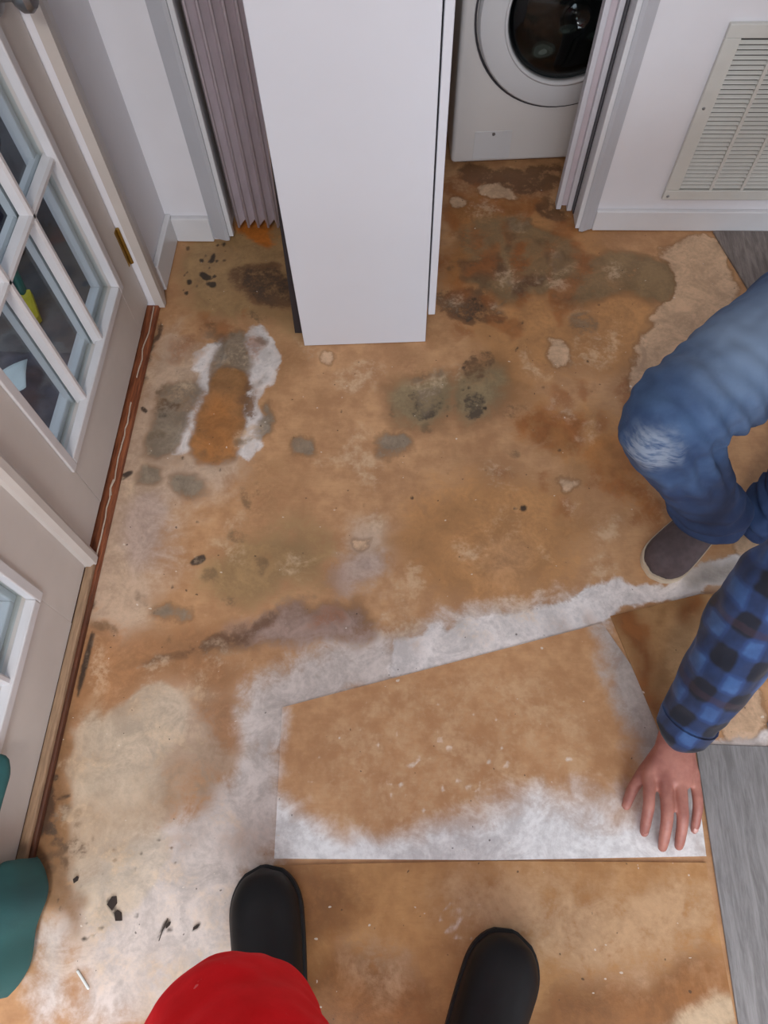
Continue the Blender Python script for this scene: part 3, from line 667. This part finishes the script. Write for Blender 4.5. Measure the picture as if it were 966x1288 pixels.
cbx('bottom_panel', .004, Wd, .018, DP - .018, .095, .113, M['melamine'])
cbx('toe_kick', Wd - .06, Wd - .045, .018, DP - .018, .002, .095, M['melamine'])
for z in (.5, .9, 1.3, 1.7): cbx('shelf', .02, Wd - .01, .018, DP - .018, z, z + .016, M['melamine'])
dr = cbx('door', Wd + .004, Wd + .021, .004, DP - .004, .098, 2.04, M['melamine'])
cbx('inner_back', .006, .012, .018, DP - .018, .002, 2.03, M['dark'], 0)
# thin back sheet that has come away at the bottom
b = MB(); P = lambda s, d: A + e * s + nn * d
lo = [P(-.030, .085), P(-.026, .085), P(-.004, DP), P(-.008, DP)]; hi = [P(-.003, .02), P(.001, .02), P(.001, DP), P(-.003, DP)]
b.quad8([(p.x, p.y, .004) for p in lo], [(p.x, p.y, .62) for p in hi]); b.build('back_sheet', M['hardboard'], cb)
b = MB(); lo = [P(-.022, .02), P(0, .019), P(0, .10), P(-.024, .09)]; hi = [P(-.002, .02), P(0, .019), P(0, .10), P(-.002, .09)]
b.quad8([(p.x, p.y, .03) for p in lo], [(p.x, p.y, .60) for p in hi]); b.build('gap_shade', M['dark'], cb)  # dark wedge filling the gap behind the side panel, painted as its shade

# ------------------------------------------------------------------ accordion door (left) and folded panels (right)
ac = empty('door_3', (0, 0, 0)); tag(ac, 'pleated mauve accordion door at the closet opening', kind='structure')
n = 9; x0, x1 = -.501, -.249
for i in range(n):
    xa = x0 + (x1 - x0) * i / n; xb = x0 + (x1 - x0) * (i + 1) / n; xm = (xa + xb) / 2
    yb, yf = YL + .045, YL + .012
    for (p, q) in (((xa, yb), (xm, yf)), ((xm, yf), (xb, yb))):
        b = MB(); d = Vector((q[0] - p[0], q[1] - p[1])).normalized(); m_ = Vector((-d.y, d.x)) * .002
        b.quad8([(p[0] - m_.x, p[1] - m_.y, .036), (q[0] - m_.x, q[1] - m_.y, .036), (q[0] + m_.x, q[1] + m_.y, .036), (p[0] + m_.x, p[1] + m_.y, .036)],
                [(p[0] - m_.x, p[1] - m_.y, 2.05), (q[0] - m_.x, q[1] - m_.y, 2.05), (q[0] + m_.x, q[1] + m_.y, 2.05), (p[0] + m_.x, p[1] + m_.y, 2.05)])
        b.build('pleat', M['mauve'], ac)
    b = MB(); b.tube([(xm, yf - .001, .034), (xm, yf - .001, 2.05)], [.0036, .0036], 8, caps=False); b.build('fold_bead', M['mauve'], ac, True)
fd = empty('door_4', (0, 0, 0)); tag(fd, 'pair of white folding door panels stacked by the washer', kind='structure')
for xa, xb, ya, yb in ((.426, .440, YR + .062, YR + .092), (.456, .470, YR + .055, YR + .085)):
    b = MB(); b.box(xa, xb, ya, yb, .012, 2.04, .002); b.build('panel', M['bifold'], fd)
b = MB(); b.box(.440, .456, YR + .070, YR + .084, .02, 2.03); b.build('hinge_strip', M['mauve'], fd)
b = MB(); b.box(.4705, .4735, YR + .035, YR + .10, .02, 2.03); b.build('gap_strip', M['gap'], fd)

# ------------------------------------------------------------------ washing machine
ws = empty('washing_machine', (.122, 1.922, 0), math.radians(4.0)); tag(ws, 'white front-loading washing machine in the closet', 'washer')
b = MB(); b.box(0, .60, 0, .56, .016, .85)
bmesh.ops.bevel(b.bm, geom=[q for q in b.bm.edges], offset=.014, segments=4, profile=.5, affect='EDGES')
bd = b.build('body', M['enamel'], ws); cut = MB(); cut.lathe([(.166, .05), (.166, -.30)], (.285, 0, .437), '-y', 64); ct = cut.build('cutter', None, ws)
mo = bd.modifiers.new('hole', 'BOOLEAN'); mo.object = ct; mo.operation = 'DIFFERENCE'
dg = bpy.context.evaluated_depsgraph_get(); dg.update(); nm = bpy.data.meshes.new_from_object(bd.evaluated_get(dg))
bd.modifiers.clear(); bd.data = nm; bpy.data.objects.remove(ct)
nm.polygons.foreach_set('use_smooth', [True] * len(nm.polygons)); nm.set_sharp_from_angle(angle=math.radians(38))
for x in (.05, .55):
    for y in (.05, .5):
        b = MB(); b.lathe([(.001, .001), (.022, .001), (.022, .014), (.012, .018), (.001, .018)], (x, y, 0), 'z', 16); b.build('foot', M['rubber_sole'], ws)
dc = (.285, 0, .437)
dd = MB(); dd.lathe([(.250, 0), (.252, .004), (.248, .004), (.246, 0)], dc, '-y', 72, True); dd.build('door_gap', M['gap'], ws, 'auto')
dd = MB(); dd.lathe([(.244, .0), (.244, .012), (.238, .020), (.205, .027), (.176, .024), (.168, .012), (.166, -.02), (.20, -.02)], dc, '-y', 72, True); door = dd.build('door', M['washer_ring'], ws, 'auto')
dd = MB(); dd.lathe([(.168, .010), (.150, .020), (.11, .032), (.05, .040), (.001, .042), (.001, .039), (.05, .037), (.11, .029), (.15, .017), (.168, .006)], dc, '-y', 64); dd.build('glass', M['washer_glass'], door, True)
dd = MB(); dd.lathe([(.172, .013), (.178, .026), (.172, .027), (.165, .013)], dc, '-y', 64, True); dd.build('inner_ring', M['washer_ring'], door, True)
# drum recess and laundry behind the glass
dr_in = MB(); dr_in.lathe([(.1655, .002), (.1655, -.29), (.001, -.295), (.001, -.297), (.1659, -.297), (.1659, .002)], dc, '-y', 48); dr_in.build('drum', M['steel'], ws, True)
b = MB(); rg = random.Random(4)
for k in range(9): b.ball((dc[0] + rg.uniform(-.09, .08), .05 + rg.uniform(-.02, .10), dc[2] - .085 + rg.uniform(-.02, .045)), (rg.uniform(.04, .06), rg.uniform(.04, .06), rg.uniform(.025, .04)), seg=14)
lo_ = b.remesh('laundry_load', plain('grey_green_laundry', (176, 182, 168), .9, .2, 16), .006, None, 6, .5, lambda c: .006 * mnoise.noise(c * 26))
lo_.location = ws.location; lo_.rotation_euler = ws.rotation_euler; tag(lo_, 'grey green laundry heaped inside the washer drum', 'laundry')
b = MB(); b.box(.065, .175, -.0014, .002, .030, .118, .0008); cv = b.build('filter_cover', M['washer_ring'], ws)
b = MB(); b.lathe([(.001, .001), (.005, .001), (.005, .0025), (.001, .0025)], (.12, -.001, .110), '-y', 16); b.build('latch', M['steel'], cv)
b = MB()
for k in range(1): b.box(0.0, .60, -.004, .001, .735, .745, .0005)
b.build('panel_seam', M['gap'], ws)
b = MB(); b.lathe([(.001, 0), (.035, 0), (.035, .016), (.03, .022), (.001, .022)], (.33, 0, .80), '-y', 32); b.build('dial', M['washer_ring'], ws, 'auto')
b = MB(); b.box(.03, .20, -.003, .004, .765, .83, .002); b.build('drawer', M['washer_ring'], ws)

# ------------------------------------------------------------------ return air grille
vt = empty('vent_grille', (.0, YR, 0)); tag(vt, 'white louvred return air grille on the wall', 'vent')
VX0, VX1, VZ0, VZ1 = .690, 1.223, .106, .556
b = MB()
for q in ((VX0, VX1, VZ0, VZ0 + .030), (VX0, VX1, VZ1 - .030, VZ1), (VX0, VX0 + .036, VZ0 + .030, VZ1 - .030), (VX1 - .036, VX1, VZ0 + .030, VZ1 - .030)):
    b.box(q[0], q[1], -.012, -.0005, q[2], q[3], .002)
b.build('frame', M['vent'], vt)
b = MB(); b.box(VX0 + .03, VX1 - .03, -.002, -.0005, VZ0 + .025, VZ1 - .025); b.build('backing', M['vent_shade'], vt)  # no hole in the wall; dark sheet stands in for shade inside the duct
for x in (.810, .892, .974, 1.056, 1.138):
    b = MB(); b.box(x - .0045, x + .0045, -.0115, -.0012, VZ0 + .030, VZ1 - .030, .001); b.build('mullion', M['vent'], vt)
ns = 34; sm = None
for i in range(ns):
    z = VZ0 + .034 + (VZ1 - VZ0 - .068) * (i + .5) / ns
    if sm is None:
        b = MB(); xa, xb = VX0 + .036, VX1 - .036
        b.quad8([(xa, -.0108, -.0026), (xa, -.0100, -.0034), (xa, -.0030, .0016), (xa, -.0038, .0024)], [(xb, -.0108, -.0026), (xb, -.0100, -.0034), (xb, -.0030, .0016), (xb, -.0038, .0024)]); sm = b.mesh('slat'); sm.materials.append(M['vent'])
    o = bpy.data.objects.new('slat', sm); C.objects.link(o); o.parent = vt; o.location = (0, 0, z)
for x, z in ((VX0 + .014, VZ0 + .26), (VX0 + .012, VZ0 + .012)):
    b = MB(); b.ball((x, -.0125, z), (.004, .002, .004), seg=10); b.build('screw', M['steel'], vt, True)

# ------------------------------------------------------------------ loose vinyl planks
def plank(x0, x1, y0, y1, z, label, mat, rz=0, group=None):
    cx, cy = (x0 + x1) / 2, (y0 + y1) / 2
    b = MB(); b.box(-(x1 - x0) / 2, (x1 - x0) / 2, -(y1 - y0) / 2, (y1 - y0) / 2, .0003, .0055, .0012); o = b.build('vinyl_plank', mat)
    o.location = (cx, cy, z); o.rotation_euler.z = rz; return tag(o, label, 'plank', group)
plank(.570, .716, -.98, .236, .0, 'light grey vinyl plank laid against the cut underlayment sheets', M['plank'], -.012)
plank(.7195, .862, -.80, .28, .0, 'light grey vinyl plank behind the first laid plank, away from the sheets', M['plank'], -.012)
b = MB()
def edge_plank(pts, label):
    bb = MB(); bb.prism(pts, .0004, .0055); o = bb.build('vinyl_plank', M['old_plank']); return tag(o, label, 'plank')
edge_plank([(.868, 1.652), (.88, 1.60), (.900, 1.52), (.930, 1.40), (.955, 1.30), (1.05, 1.30), (1.05, 1.652)], 'brown grey plank with a ragged edge below the return air grille')
edge_plank([(1.0525, 1.30), (1.20, 1.30), (1.20, 1.652), (1.0525, 1.652)], 'whole brown grey plank beside the ragged plank, along the baseboard')

# ------------------------------------------------------------------ teal bag
bag = empty('cloth_bag', (-.658, -.075, 0)); tag(bag, 'teal green cloth bag slumped against the glazed door', 'bag')
def bdisp(c): return .006 * mnoise.noise(Vector((c.x * 9, c.y * 9, c.z * 3))) + .004 * math.sin(c.y * 55 + c.z * 9)
b = MB(); b.tube([(0.0, -.03, .03), (-.005, -.03, .12), (-.01, -.03, .20)], [(.028, .115), (.033, .108), (.024, .07)], 20, up=(1, 0, 0)); b.remesh('body', M['teal'], .007, bag, 8, .5, bdisp)
b = MB(); b.tube([(-.020, .04, .19), (-.026, .13, .20), (-.025, .20, .205), (-.023, .225, .205)], [(.010, .030), (.010, .030), (.011, .034), (.008, .022)], 14, up=(1, 0, .3)); b.remesh('flap', M['teal'], .005, bag, 4, .5)

# ------------------------------------------------------------------ footwear
def foot_loft(mb, heel, toe, half_w, h_heel, h_toe, z0=.0, instep=None):
    H = Vector((*heel, 0)); T = Vector((*toe, 0)); L = (T - H).length; d = (T - H).normalized(); s = Vector((-d.y, d.x, 0)); vr = []; seg = 20
    N = 22
    for i in range(N + 1):
        t = i / N
        wv = half_w * (.72 + .28 * math.sin(PI * min(1, max(0, (t - .1) / .9)) * .62 + .1)) if t > .02 else half_w * .6
        wv *= math.sqrt(max(0.0, 1 - max(0, (t - .74) / .26) ** 2.2)) * math.sqrt(max(0.0, 1 - max(0, (.16 - t) / .16) ** 2)) + 1e-3
        hh = h_heel + (h_toe - h_heel) * (t * t * (3 - 2 * t)) ** .8
        hh *= (max(.0, 1 - max(0, (t - .80) / .20) ** 2.4)) ** .5 * .82 + .18
        ring = []
        for k in range(seg):
            a = 2 * PI * k / seg; ca, sa = math.cos(a), math.sin(a)
            x = wv * (abs(ca) ** .8) * (1 if ca > 0 else -1); z = (abs(sa) ** .75) * (hh if sa > 0 else -.001)
            ring.append(mb.bm.verts.new(H + d * (t * L) + s * x + Vector((0, 0, z0 + .004 + z))))
        vr.append(ring)
    for i in range(N):
        for k in range(seg): mb.bm.faces.new((vr[i][k], vr[i][(k + 1) % seg], vr[i + 1][(k + 1) % seg], vr[i + 1][k]))
    mb.bm.faces.new(vr[0][::-1]); mb.bm.faces.new(vr[-1])
def sole_mesh(mb, heel, toe, half_w, z0, z1, grow=.003):
    H = Vector((*heel, 0)); T = Vector((*toe, 0)); L = (T - H).length; d = (T - H).normalized(); s = Vector((-d.y, d.x, 0)); left = []; right = []
    for i in range(33):
        t = i / 32
        wv = half_w * (.72 + .28 * math.sin(PI * min(1, max(0, (t - .1) / .9)) * .62 + .1))
        wv *= math.sqrt(max(0.0, 1 - max(0, (t - .74) / .26) ** 2.2)) * math.sqrt(max(0.0, 1 - max(0, (.16 - t) / .16) ** 2)); wv = max(wv, .002) + grow
        c = H + d * (t * (L + 2 * grow) - grow); left.append(c + s * wv); right.append(c - s * wv)
    pts = [(p.x, p.y) for p in left + right[::-1]]
    mb.prism(pts, z0, z1)

# ------------------------------------------------------------------ people: shared head, hand, body builders
def head_parts(mb, c, face, up, s=1.0):
    """skull, jaw, nose, ears, neck stub go into mb; returns frame"""
    f = Vector(face).normalized(); u = Vector(up).normalized(); u = (u - f * u.dot(f)).normalized(); r = f.cross(u)
    rot = Matrix((r, f, u)).transposed(); P = lambda x, y, z: Vector(c) + (r * x + f * y + u * z) * s
    mb.ball(P(0, -.012, .025), (.076 * s, .094 * s, .095 * s), rot)
    mb.ball(P(0, .022, -.035), (.058 * s, .066 * s, .082 * s), rot)
    mb.ball(P(0, .062, -.088), (.026 * s, .022 * s, .022 * s), rot)
    mb.tube([P(0, .082, .022), P(0, .098, -.005), P(0, .108, -.024)], [.009 * s, .012 * s, .015 * s], 10)
    mb.ball(P(0, .086, -.055), (.024 * s, .010 * s, .006 * s), rot); mb.ball(P(0, .085, -.066), (.021 * s, .010 * s, .007 * s), rot)
    for q in (-1, 1):
        mb.ball(P(q * .034, .072, .030), (.022 * s, .012 * s, .007 * s), rot)
        mb.ball(P(q * .077, -.012, -.004), (.010 * s, .020 * s, .032 * s), rot)
        mb.ball(P(q * .042, .055, -.025), (.022 * s, .022 * s, .02 * s), rot)
    return P, rot
def face_extras(P, rot, parent, s=1.0):
    for q in (-1, 1):
        b = MB(); b.ball(P(q * .033, .073, .012), (.013 * s, .010 * s, .008 * s), rot, 14); ey = b.build('eye', M['lens'], parent, True)
        b = MB(); b.ball(P(q * .033, .0795, .012), (.0055 * s, .0045 * s, .0055 * s), rot, 12); b.build('iris', M['iris'], ey, True)
def hair_mesh(P, rot, parent, s=1.0):
    b = MB(); b.ball(P(0, -.022, .042), (.082 * s, .094 * s, .092 * s), rot); b.ball(P(0, -.045, -.005), (.078 * s, .07 * s, .085 * s), rot)
    b.remesh('hair', M['hair'], .006, parent, 5, .5, lambda c: .004 * mnoise.noise(c * 60))
def hand(mb, wrist, knuckles, tips, thumb, rad=.0103, lift=.014):
    """wrist point, four knuckle points, four (mid, tip) pairs, thumb chain"""
    Wv = Vector(wrist); K = [Vector(k) for k in knuckles]
    mc = (K[1] + K[2]) / 2
    for k in K:
        mb.tube([Wv + (k - mc) * .45, Wv.lerp(k, .55) + (k - mc) * .08, k], [(.0155), (.0150), (.0126)], 12)
    mb.tube([Wv + (mc - Wv) * -.1, Wv.lerp(mc, .5), mc], [(.021, .032), (.018, .039), (.013, .038)], 18, up=(0, 0, 1))
    for k, (m, t, e2), rr in zip(K, tips, (1.0, 1.04, 1.0, .88)):
        mb.tube([k, Vector(m), Vector(t), Vector(e2)], [rad * rr * 1.18, rad * rr * 1.08, rad * rr * .98, rad * rr * .82], 12)
    mb.tube([Vector(p) for p in thumb], [.016, .0135, .0112, .0092], 12)

# ------------------------------------------------------------------ the kneeling person
man = empty('person', (0, 0, 0)); tag(man, 'person kneeling in faded blue jeans and plaid shirt, reaching to the floor', 'person')
rK, rA, rH = Vector((.425, .672, .465)), Vector((.648, .690, .095)), Vector((.765, .945, .465))
lK, lA, lH = Vector((.792, .705, .075)), Vector((1.19, .760, .070)), Vector((.905, .800, .465))
pel = Vector((.865, .89, .49)); chest = Vector((.86, .70, .66)); neck = Vector((.80, .575, .76)); headc = Vector((.735, .505, .865))
lS, lE, lW = Vector((.775, .490, .635)), Vector((.622, .438, .345)), Vector((.521, .236, .062))
rS, rE, rW = Vector((.905, .77, .73)), Vector((1.06, .96, .66)), Vector((.975, 1.02, .565))
# body (skin), continuous under the clothes
b = MB()
b.tube([pel, chest, neck], [(.10, .13), (.11, .15), (.06, .07)], 18); b.tube([neck, neck.lerp(headc, .6)], [.055, .052], 16)
for a_, k_, f_ in ((rH, rK, rA), (lH, lK, lA)): b.tube([a_, k_], [.064, .044], 14); b.tube([k_, f_], [.044, .034], 14)
b.tube([neck.lerp(lS, .3), lS, lE, lW.lerp(lE, .08), lW], [.05, .05, .036, .030, .028], 14); b.tube([neck.lerp(rS, .3), rS, rE, rW], [.05, .05, .036, .026], 14)
Ph, rotm = head_parts(b, headc, (-.62, -.45, -.55), (-.45, -.35, .8))
kn = [(.464, .174, .050), (.490, .163, .056), (.518, .162, .054), (.548, .172, .046)]
tp = [((.457, .122, .050), (.454, .090, .027), (.453, .074, .0125)), ((.486, .104, .054), (.484, .068, .029), (.483, .050, .0125)), ((.515, .106, .052), (.514, .070, .028), (.513, .053, .0125)), ((.549, .126, .043), (.547, .096, .025), (.546, .081, .012))]
hand(b, lW, kn, tp, [(.494, .215, .052), (.468, .186, .038), (.440, .150, .024), (.426, .120, .013)])
# the other hand rests on the raised thigh
wr = rW; kr = [wr + Vector((-.085, -.03 + .0, .005)), wr + Vector((-.09, -.008, .012)), wr + Vector((-.085, .014, .008)), wr + Vector((-.072, .034, -.004))]
tr_ = [(k + Vector((-.035, -.004, -.006)), k + Vector((-.058, -.008, -.022)), k + Vector((-.068, -.01, -.036))) for k in kr]
hand(b, wr, kr, tr_, [wr + Vector((-.015, -.028, 0)), wr + Vector((-.04, -.05, -.004)), wr + Vector((-.065, -.062, -.014)), wr + Vector((-.085, -.066, -.026))])
b.remesh('body', M['skin'], .0034, man, 3, .5)
face_extras(Ph, rotm, man); hair_mesh(Ph, rotm, man)
# nails on the reaching hand
for (m_, t_, e_) in tp:
    t_, e_ = Vector(t_), Vector(e_); d = (e_ - t_).normalized(); upn = (Vector((0, -.55, .8)) - d * Vector((0, -.55, .8)).dot(d)).normalized()
    q = Matrix((d.cross(upn), d, upn)).transposed(); bb = MB(); bb.ball(t_.lerp(e_, .75) + upn * .0066, (.0048, .0066, .0016), q, 12); bb.build('fingernail', plain('fingernail', (206, 160, 150), .35, .04), man, True)
# jeans
def fold(c):
    d = .005 * mnoise.noise(c * 14) + .003 * mnoise.noise(c * 34)
    kf = math.exp(-((c - Vector((.50, .70, .40))).length / .12) ** 2)             # behind the knee
    af = math.exp(-((c.z - .13) / .07) ** 2) * (1 if c.x < .76 and c.y < .85 else 0)   # stacked at the ankle
    ax = (c - rK).dot((rH - rK).normalized())
    d += kf * .009 * math.sin(ax * 150 + 2 * c.z * 40 + 2 * mnoise.noise(c * 10)) + af * .007 * math.sin(c.z * 150 + c.x * 25 + 3 * mnoise.noise(c * 12))
    hf = math.exp(-((c - rH).length / .17) ** 2); d += hf * .0025 * math.sin(ax * 70 + c.y * 60 + 4 * mnoise.noise(c * 8))
    return d
b = MB()
b.tube([pel + Vector((.03, .02, -.06)), pel, pel.lerp(chest, .45)], [(.13, .15), (.135, .165), (.125, .15)], 22)
b.tube([rH + Vector((.03, -.04, 0)), rH, rH.lerp(rK, .5), rH.lerp(rK, .86), rK + Vector((-.002, -.004, .004))], [.104, .106, .100, .088, .072], 22)
b.tube([rK + Vector((0, -.004, -.004)), rK.lerp(rA, .22), rK.lerp(rA, .5) + Vector((.010, .006, 0)), rK.lerp(rA, .8) + Vector((.008, 0, 0)), rA + Vector((.012, -.004, .018))], [.071, .073, .070, .066, .064], 22)
b.tube([lH + Vector((.02, .05, 0)), lH, lH.lerp(lK, .5), lK], [.098, .096, .082, .066], 20)
b.tube([lK, lK.lerp(lA, .4), lA], [.066, .066, .056], 20)
jeans = b.remesh('jeans', M['denim'], .006, man, 7, .5, fold)
# shirt
def sfold(c): return .006 * mnoise.noise(c * 16) + .003 * mnoise.noise(c * 40)
b = MB()
b.tube([pel.lerp(chest, .2), chest, neck + Vector((.015, .03, -.03))], [(.135, .165), (.145, .185), (.085, .115)], 22)
cuff = lW.lerp(lE, .10)
b.tube([neck.lerp(lS, .35), lS, lE, lE.lerp(cuff, .55), cuff], [.075, .082, .070, .064, .050], 20)
b.tube([neck.lerp(rS, .35), rS, rE, rE.lerp(rW, .8)], [.075, .08, .064, .048], 20)
shirt = b.remesh('shirt', M['plaid'], .006, man, 6, .5, sfold)
b = MB(); dcu = (lE - lW).normalized()
b.tube([lW.lerp(lE, .055), lW.lerp(lE, .15)], [.049, .054], 24, caps=False); b.build('cuff', M['plaid'], shirt, 'auto')
b = MB(); b.tube([neck + Vector((.01, .02, -.02)), neck + Vector((-.01, -.015, .03))], [.078, .066], 24, caps=False); b.build('collar', M['plaid'], shirt, 'auto')
# shoes
def shoe(parent, heel, toe, hw, label=None):
    d = (Vector(toe) - Vector(heel)).normalized(); b = MB(); foot_loft(b, heel, toe, hw, .078, .056, .012)
    top = Vector(heel) + d * .07
    b.tube([(top.x, top.y, .05), (top.x, top.y, .098)], [(.040), (.042)], 18)
    o = b.remesh('shoe', M['shoe'], .0045, parent, 6, .5)
    b = MB(); sole_mesh(b, heel, toe, hw, .001, .018, .0018); b.build('sole', M['shoe_sole'], o)
    s = Vector((-d.y, d.x)); L = (Vector(toe) - Vector(heel)).length
    for i in range(4):
        c = Vector(heel) + d * (L * (.44 + .065 * i)); z = .088 - .006 * i
        b = MB(); b.tube([(c.x + s.x * .026, c.y + s.y * .026, z - .010), (c.x, c.y, z + .004), (c.x - s.x * .026, c.y - s.y * .026, z - .010)], [.0028, .0030, .0028], 8); b.build('lace', M['lace'], o, True)
    return o
shoe(man, (.715, .760), (.538, .588), .051)
shoe_l = shoe(man, (1.20, .742), (1.44, .752), .046)

# ------------------------------------------------------------------ the standing photographer
ph = empty('person', (-.02, -.25, 0)); tag(ph, 'person standing in red fleece trousers and black rubber boots', 'person')
ph.location = (0, 0, 0)
LH_, LT_ = (-.190, -.312), (-.246, -.002)          # left boot heel, toe
RH_, RT_ = (.088, -.372), (.204, -.092)
lk, rk = Vector((-.172, -.194, .50)), Vector((.165, -.30, .50))
lh, rh = Vector((-.105, -.365, .88)), Vector((.085, -.385, .88)); pv = Vector((-.015, -.38, .92)); ch = Vector((-.015, -.40, 1.22)); nk = Vector((-.015, -.40, 1.42)); hd = Vector((-.015, -.375, 1.585))
def ankle(h, t): v = Vector((*h, 0)).lerp(Vector((*t, 0)), .24); v.z = .10; return v
la, ra = ankle(LH_, LT_), ankle(RH_, RT_)
b = MB(); b.tube([pv, ch, nk], [(.09, .13), (.09, .14), (.05, .055)], 18, up=(0, 1, 0)); b.tube([nk, nk.lerp(hd, .6)], [.05, .048], 16)
for a_, k_, f_ in ((lh, lk, la), (rh, rk, ra)): b.tube([a_, k_, f_], [.07, .05, .036], 14, sub=8)
Pp, rotp = head_parts(b, hd, (0, .75, -.55), (0, .5, .8))
for q in (-1, 1):
    sh = nk + Vector((q * .165, 0, -.06)); el = Vector((q * .235 - .015, -.30, 1.14)); wrp = Vector((q * .105, -.135, 1.40))
    b.tube([nk.lerp(sh, .4), sh, el, wrp], [.045, .046, .034, .025], 14)
    kk = [wrp + Vector((-q * (.020 - .010 * i), .048, .040 + .0 - .019 * i)) for i in range(4)]
    tt = [(k + Vector((-q * .012, .030, .004)), k + Vector((-q * .026, .040, .004)), k + Vector((-q * .036, .040, .003))) for k in kk]
    hand(b, wrp, kk, tt, [wrp + Vector((-q * .014, .006, .022)), wrp + Vector((-q * .028, .014, .046)), wrp + Vector((-q * .042, .020, .058)), wrp + Vector((-q * .052, .024, .062))])
b.remesh('body', M['skin'], .0036, ph, 3, .5); face_extras(Pp, rotp, ph); hair_mesh(Pp, rotp, ph)
def rfold(c): return .007 * mnoise.noise(c * 11) + .003 * mnoise.noise(c * 30)
b = MB(); b.tube([pv + Vector((0, 0, -.05)), pv, pv + Vector((0, -.005, .12))], [(.13, .165), (.13, .17), (.12, .155)], 22, up=(0, 1, 0))
for h_, k_, a_, kr_ in ((lh, lk, la, .102), (rh, rk, ra, .080)):
    b.tube([h_ + Vector((0, 0, .03)), h_.lerp(k_, .5) + Vector((.03 if k_ is lk else 0, .01, 0)), k_ + Vector((0, .0, .03)), k_ + Vector((0, 0, -.05)), k_.lerp(a_, .45)], [.108, .118, kr_, kr_ * .93, .078], 22)
b.remesh('trousers', M['red'], .007, ph, 7, .5, rfold)
b = MB(); b.tube([pv + Vector((0, 0, .04)), ch, nk + Vector((0, 0, -.05)), nk + Vector((0, 0, .01))], [(.135, .17), (.14, .18), (.095, .13), (.066, .07)], 22, up=(0, 1, 0))
for q in (-1, 1):
    sh = nk + Vector((q * .165, 0, -.06)); el = Vector((q * .235 - .015, -.30, 1.14)); wrp = Vector((q * .105, -.135, 1.40))
    b.tube([nk.lerp(sh, .4), sh, el, el.lerp(wrp, .9)], [.07, .07, .056, .040], 18)
b.remesh('sweater', M['coat'], .008, ph, 6, .5, sfold)
def boot(heel, toe, knee, hw):
    d = (Vector(toe) - Vector(heel)).normalized(); b = MB(); foot_loft(b, heel, toe, hw, .100, .062, .019)
    a0 = Vector((*heel, 0)).lerp(Vector((*toe, 0)), .25)
    top = Vector((a0.x, a0.y, .36)).lerp(Vector((knee.x, knee.y, .36)), .45)
    b.tube([(a0.x, a0.y, .085), (a0.x, a0.y, .15), tuple(Vector((a0.x, a0.y, .24)).lerp(top, .35)), tuple(top)], [.050, .052, .060, .066], 22)
    o = b.remesh('boot', M['rubber'], .005, ph, 8, .5)
    b = MB(); sole_mesh(b, heel, toe, hw, .0032, .026, .003); b.build('boot_sole', M['rubber_sole'], o)
    return o
boot(LH_, LT_, lk, .062); boot(RH_, RT_, rk, .062)
# phone held out between the hands, above and behind the viewpoint
pn = empty('phone', (0, -.040, 1.49)); tag(pn, 'black phone held up in both hands', 'phone')
b = MB(); b.box(-.075, .075, -.004, .004, -.036, .036, .003); o = b.build('case', M['gap'], pn); pn.rotation_euler.x = -.47
b = MB(); b.box(-.070, .070, -.0046, -.0041, -.032, .032); b.build('screen', plain('phone_screen', (20, 20, 24), .1, .02), pn)

# ------------------------------------------------------------------ ceiling lamp
cl = empty('ceiling_lamp', (-.15, -.75, 2.4)); tag(cl, 'round flush ceiling lamp', 'lamp')
b = MB(); b.lathe([(.001, 0), (.20, 0), (.20, -.03), (.17, -.035), (.001, -.035)], (0, 0, 0), 'z', 40); b.build('base', M['trim'], cl, 'auto')
# ------------------------------------------------------------------ debris on the floor
def chip(px, py, l, w, rz, mat, label, z=.001):
    x, y = fl(px, py); b = MB(); b.prism([(-l / 2, -w / 2), (l * .1, -w * .7), (l / 2, -w * .1), (l * .35, w / 2), (-l * .3, w * .6)], .0003, .0026)
    o = b.build('floor_chip', mat); o.location = (x, y, z); o.rotation_euler.z = rz; return tag(o, label, 'debris', 'loose chips on the floor')
dk = plain('dark_chip', (48, 36, 30), .8, .2); 
for i, (px_, py_, l, w_, rz) in enumerate(((142,1135,.022,.012,1.2),(149,1152,.020,.010,2.0),(96,1106,.012,.006,.8),(212,1163,.012,.004,.9),(247,1166,.014,.004,.6))):
    chip(px_, py_, l, w_, rz, dk, ['upper flake of a ragged dark pair on the whitened floor', 'lower flake of a ragged dark pair on the whitened floor', 'small dark flake on the stained floor near the teal bag', 'tiny dark flake right beside the thin sliver', 'narrow dark flake between the sliver and the red trousers'][i])
x, y = fl(205, 1170); b = MB(); b.tube([(x - .004, y - .016, .0015), (x, y, .0018), (x + .006, y + .018, .0015)], [.0008] * 3, 6); tag(b.build('twig', dk), 'thin dark sliver lying on the whitened floor', 'debris')
x, y = fl(105, 1232); b = MB(); b.tube([(x - .012, y + .012, .0025), (x + .012, y - .012, .0025)], [(.0022), (.0022)], 8); tag(b.build('plastic_stick', M['paper']), 'short white stick on the floor beside the teal bag', 'debris')
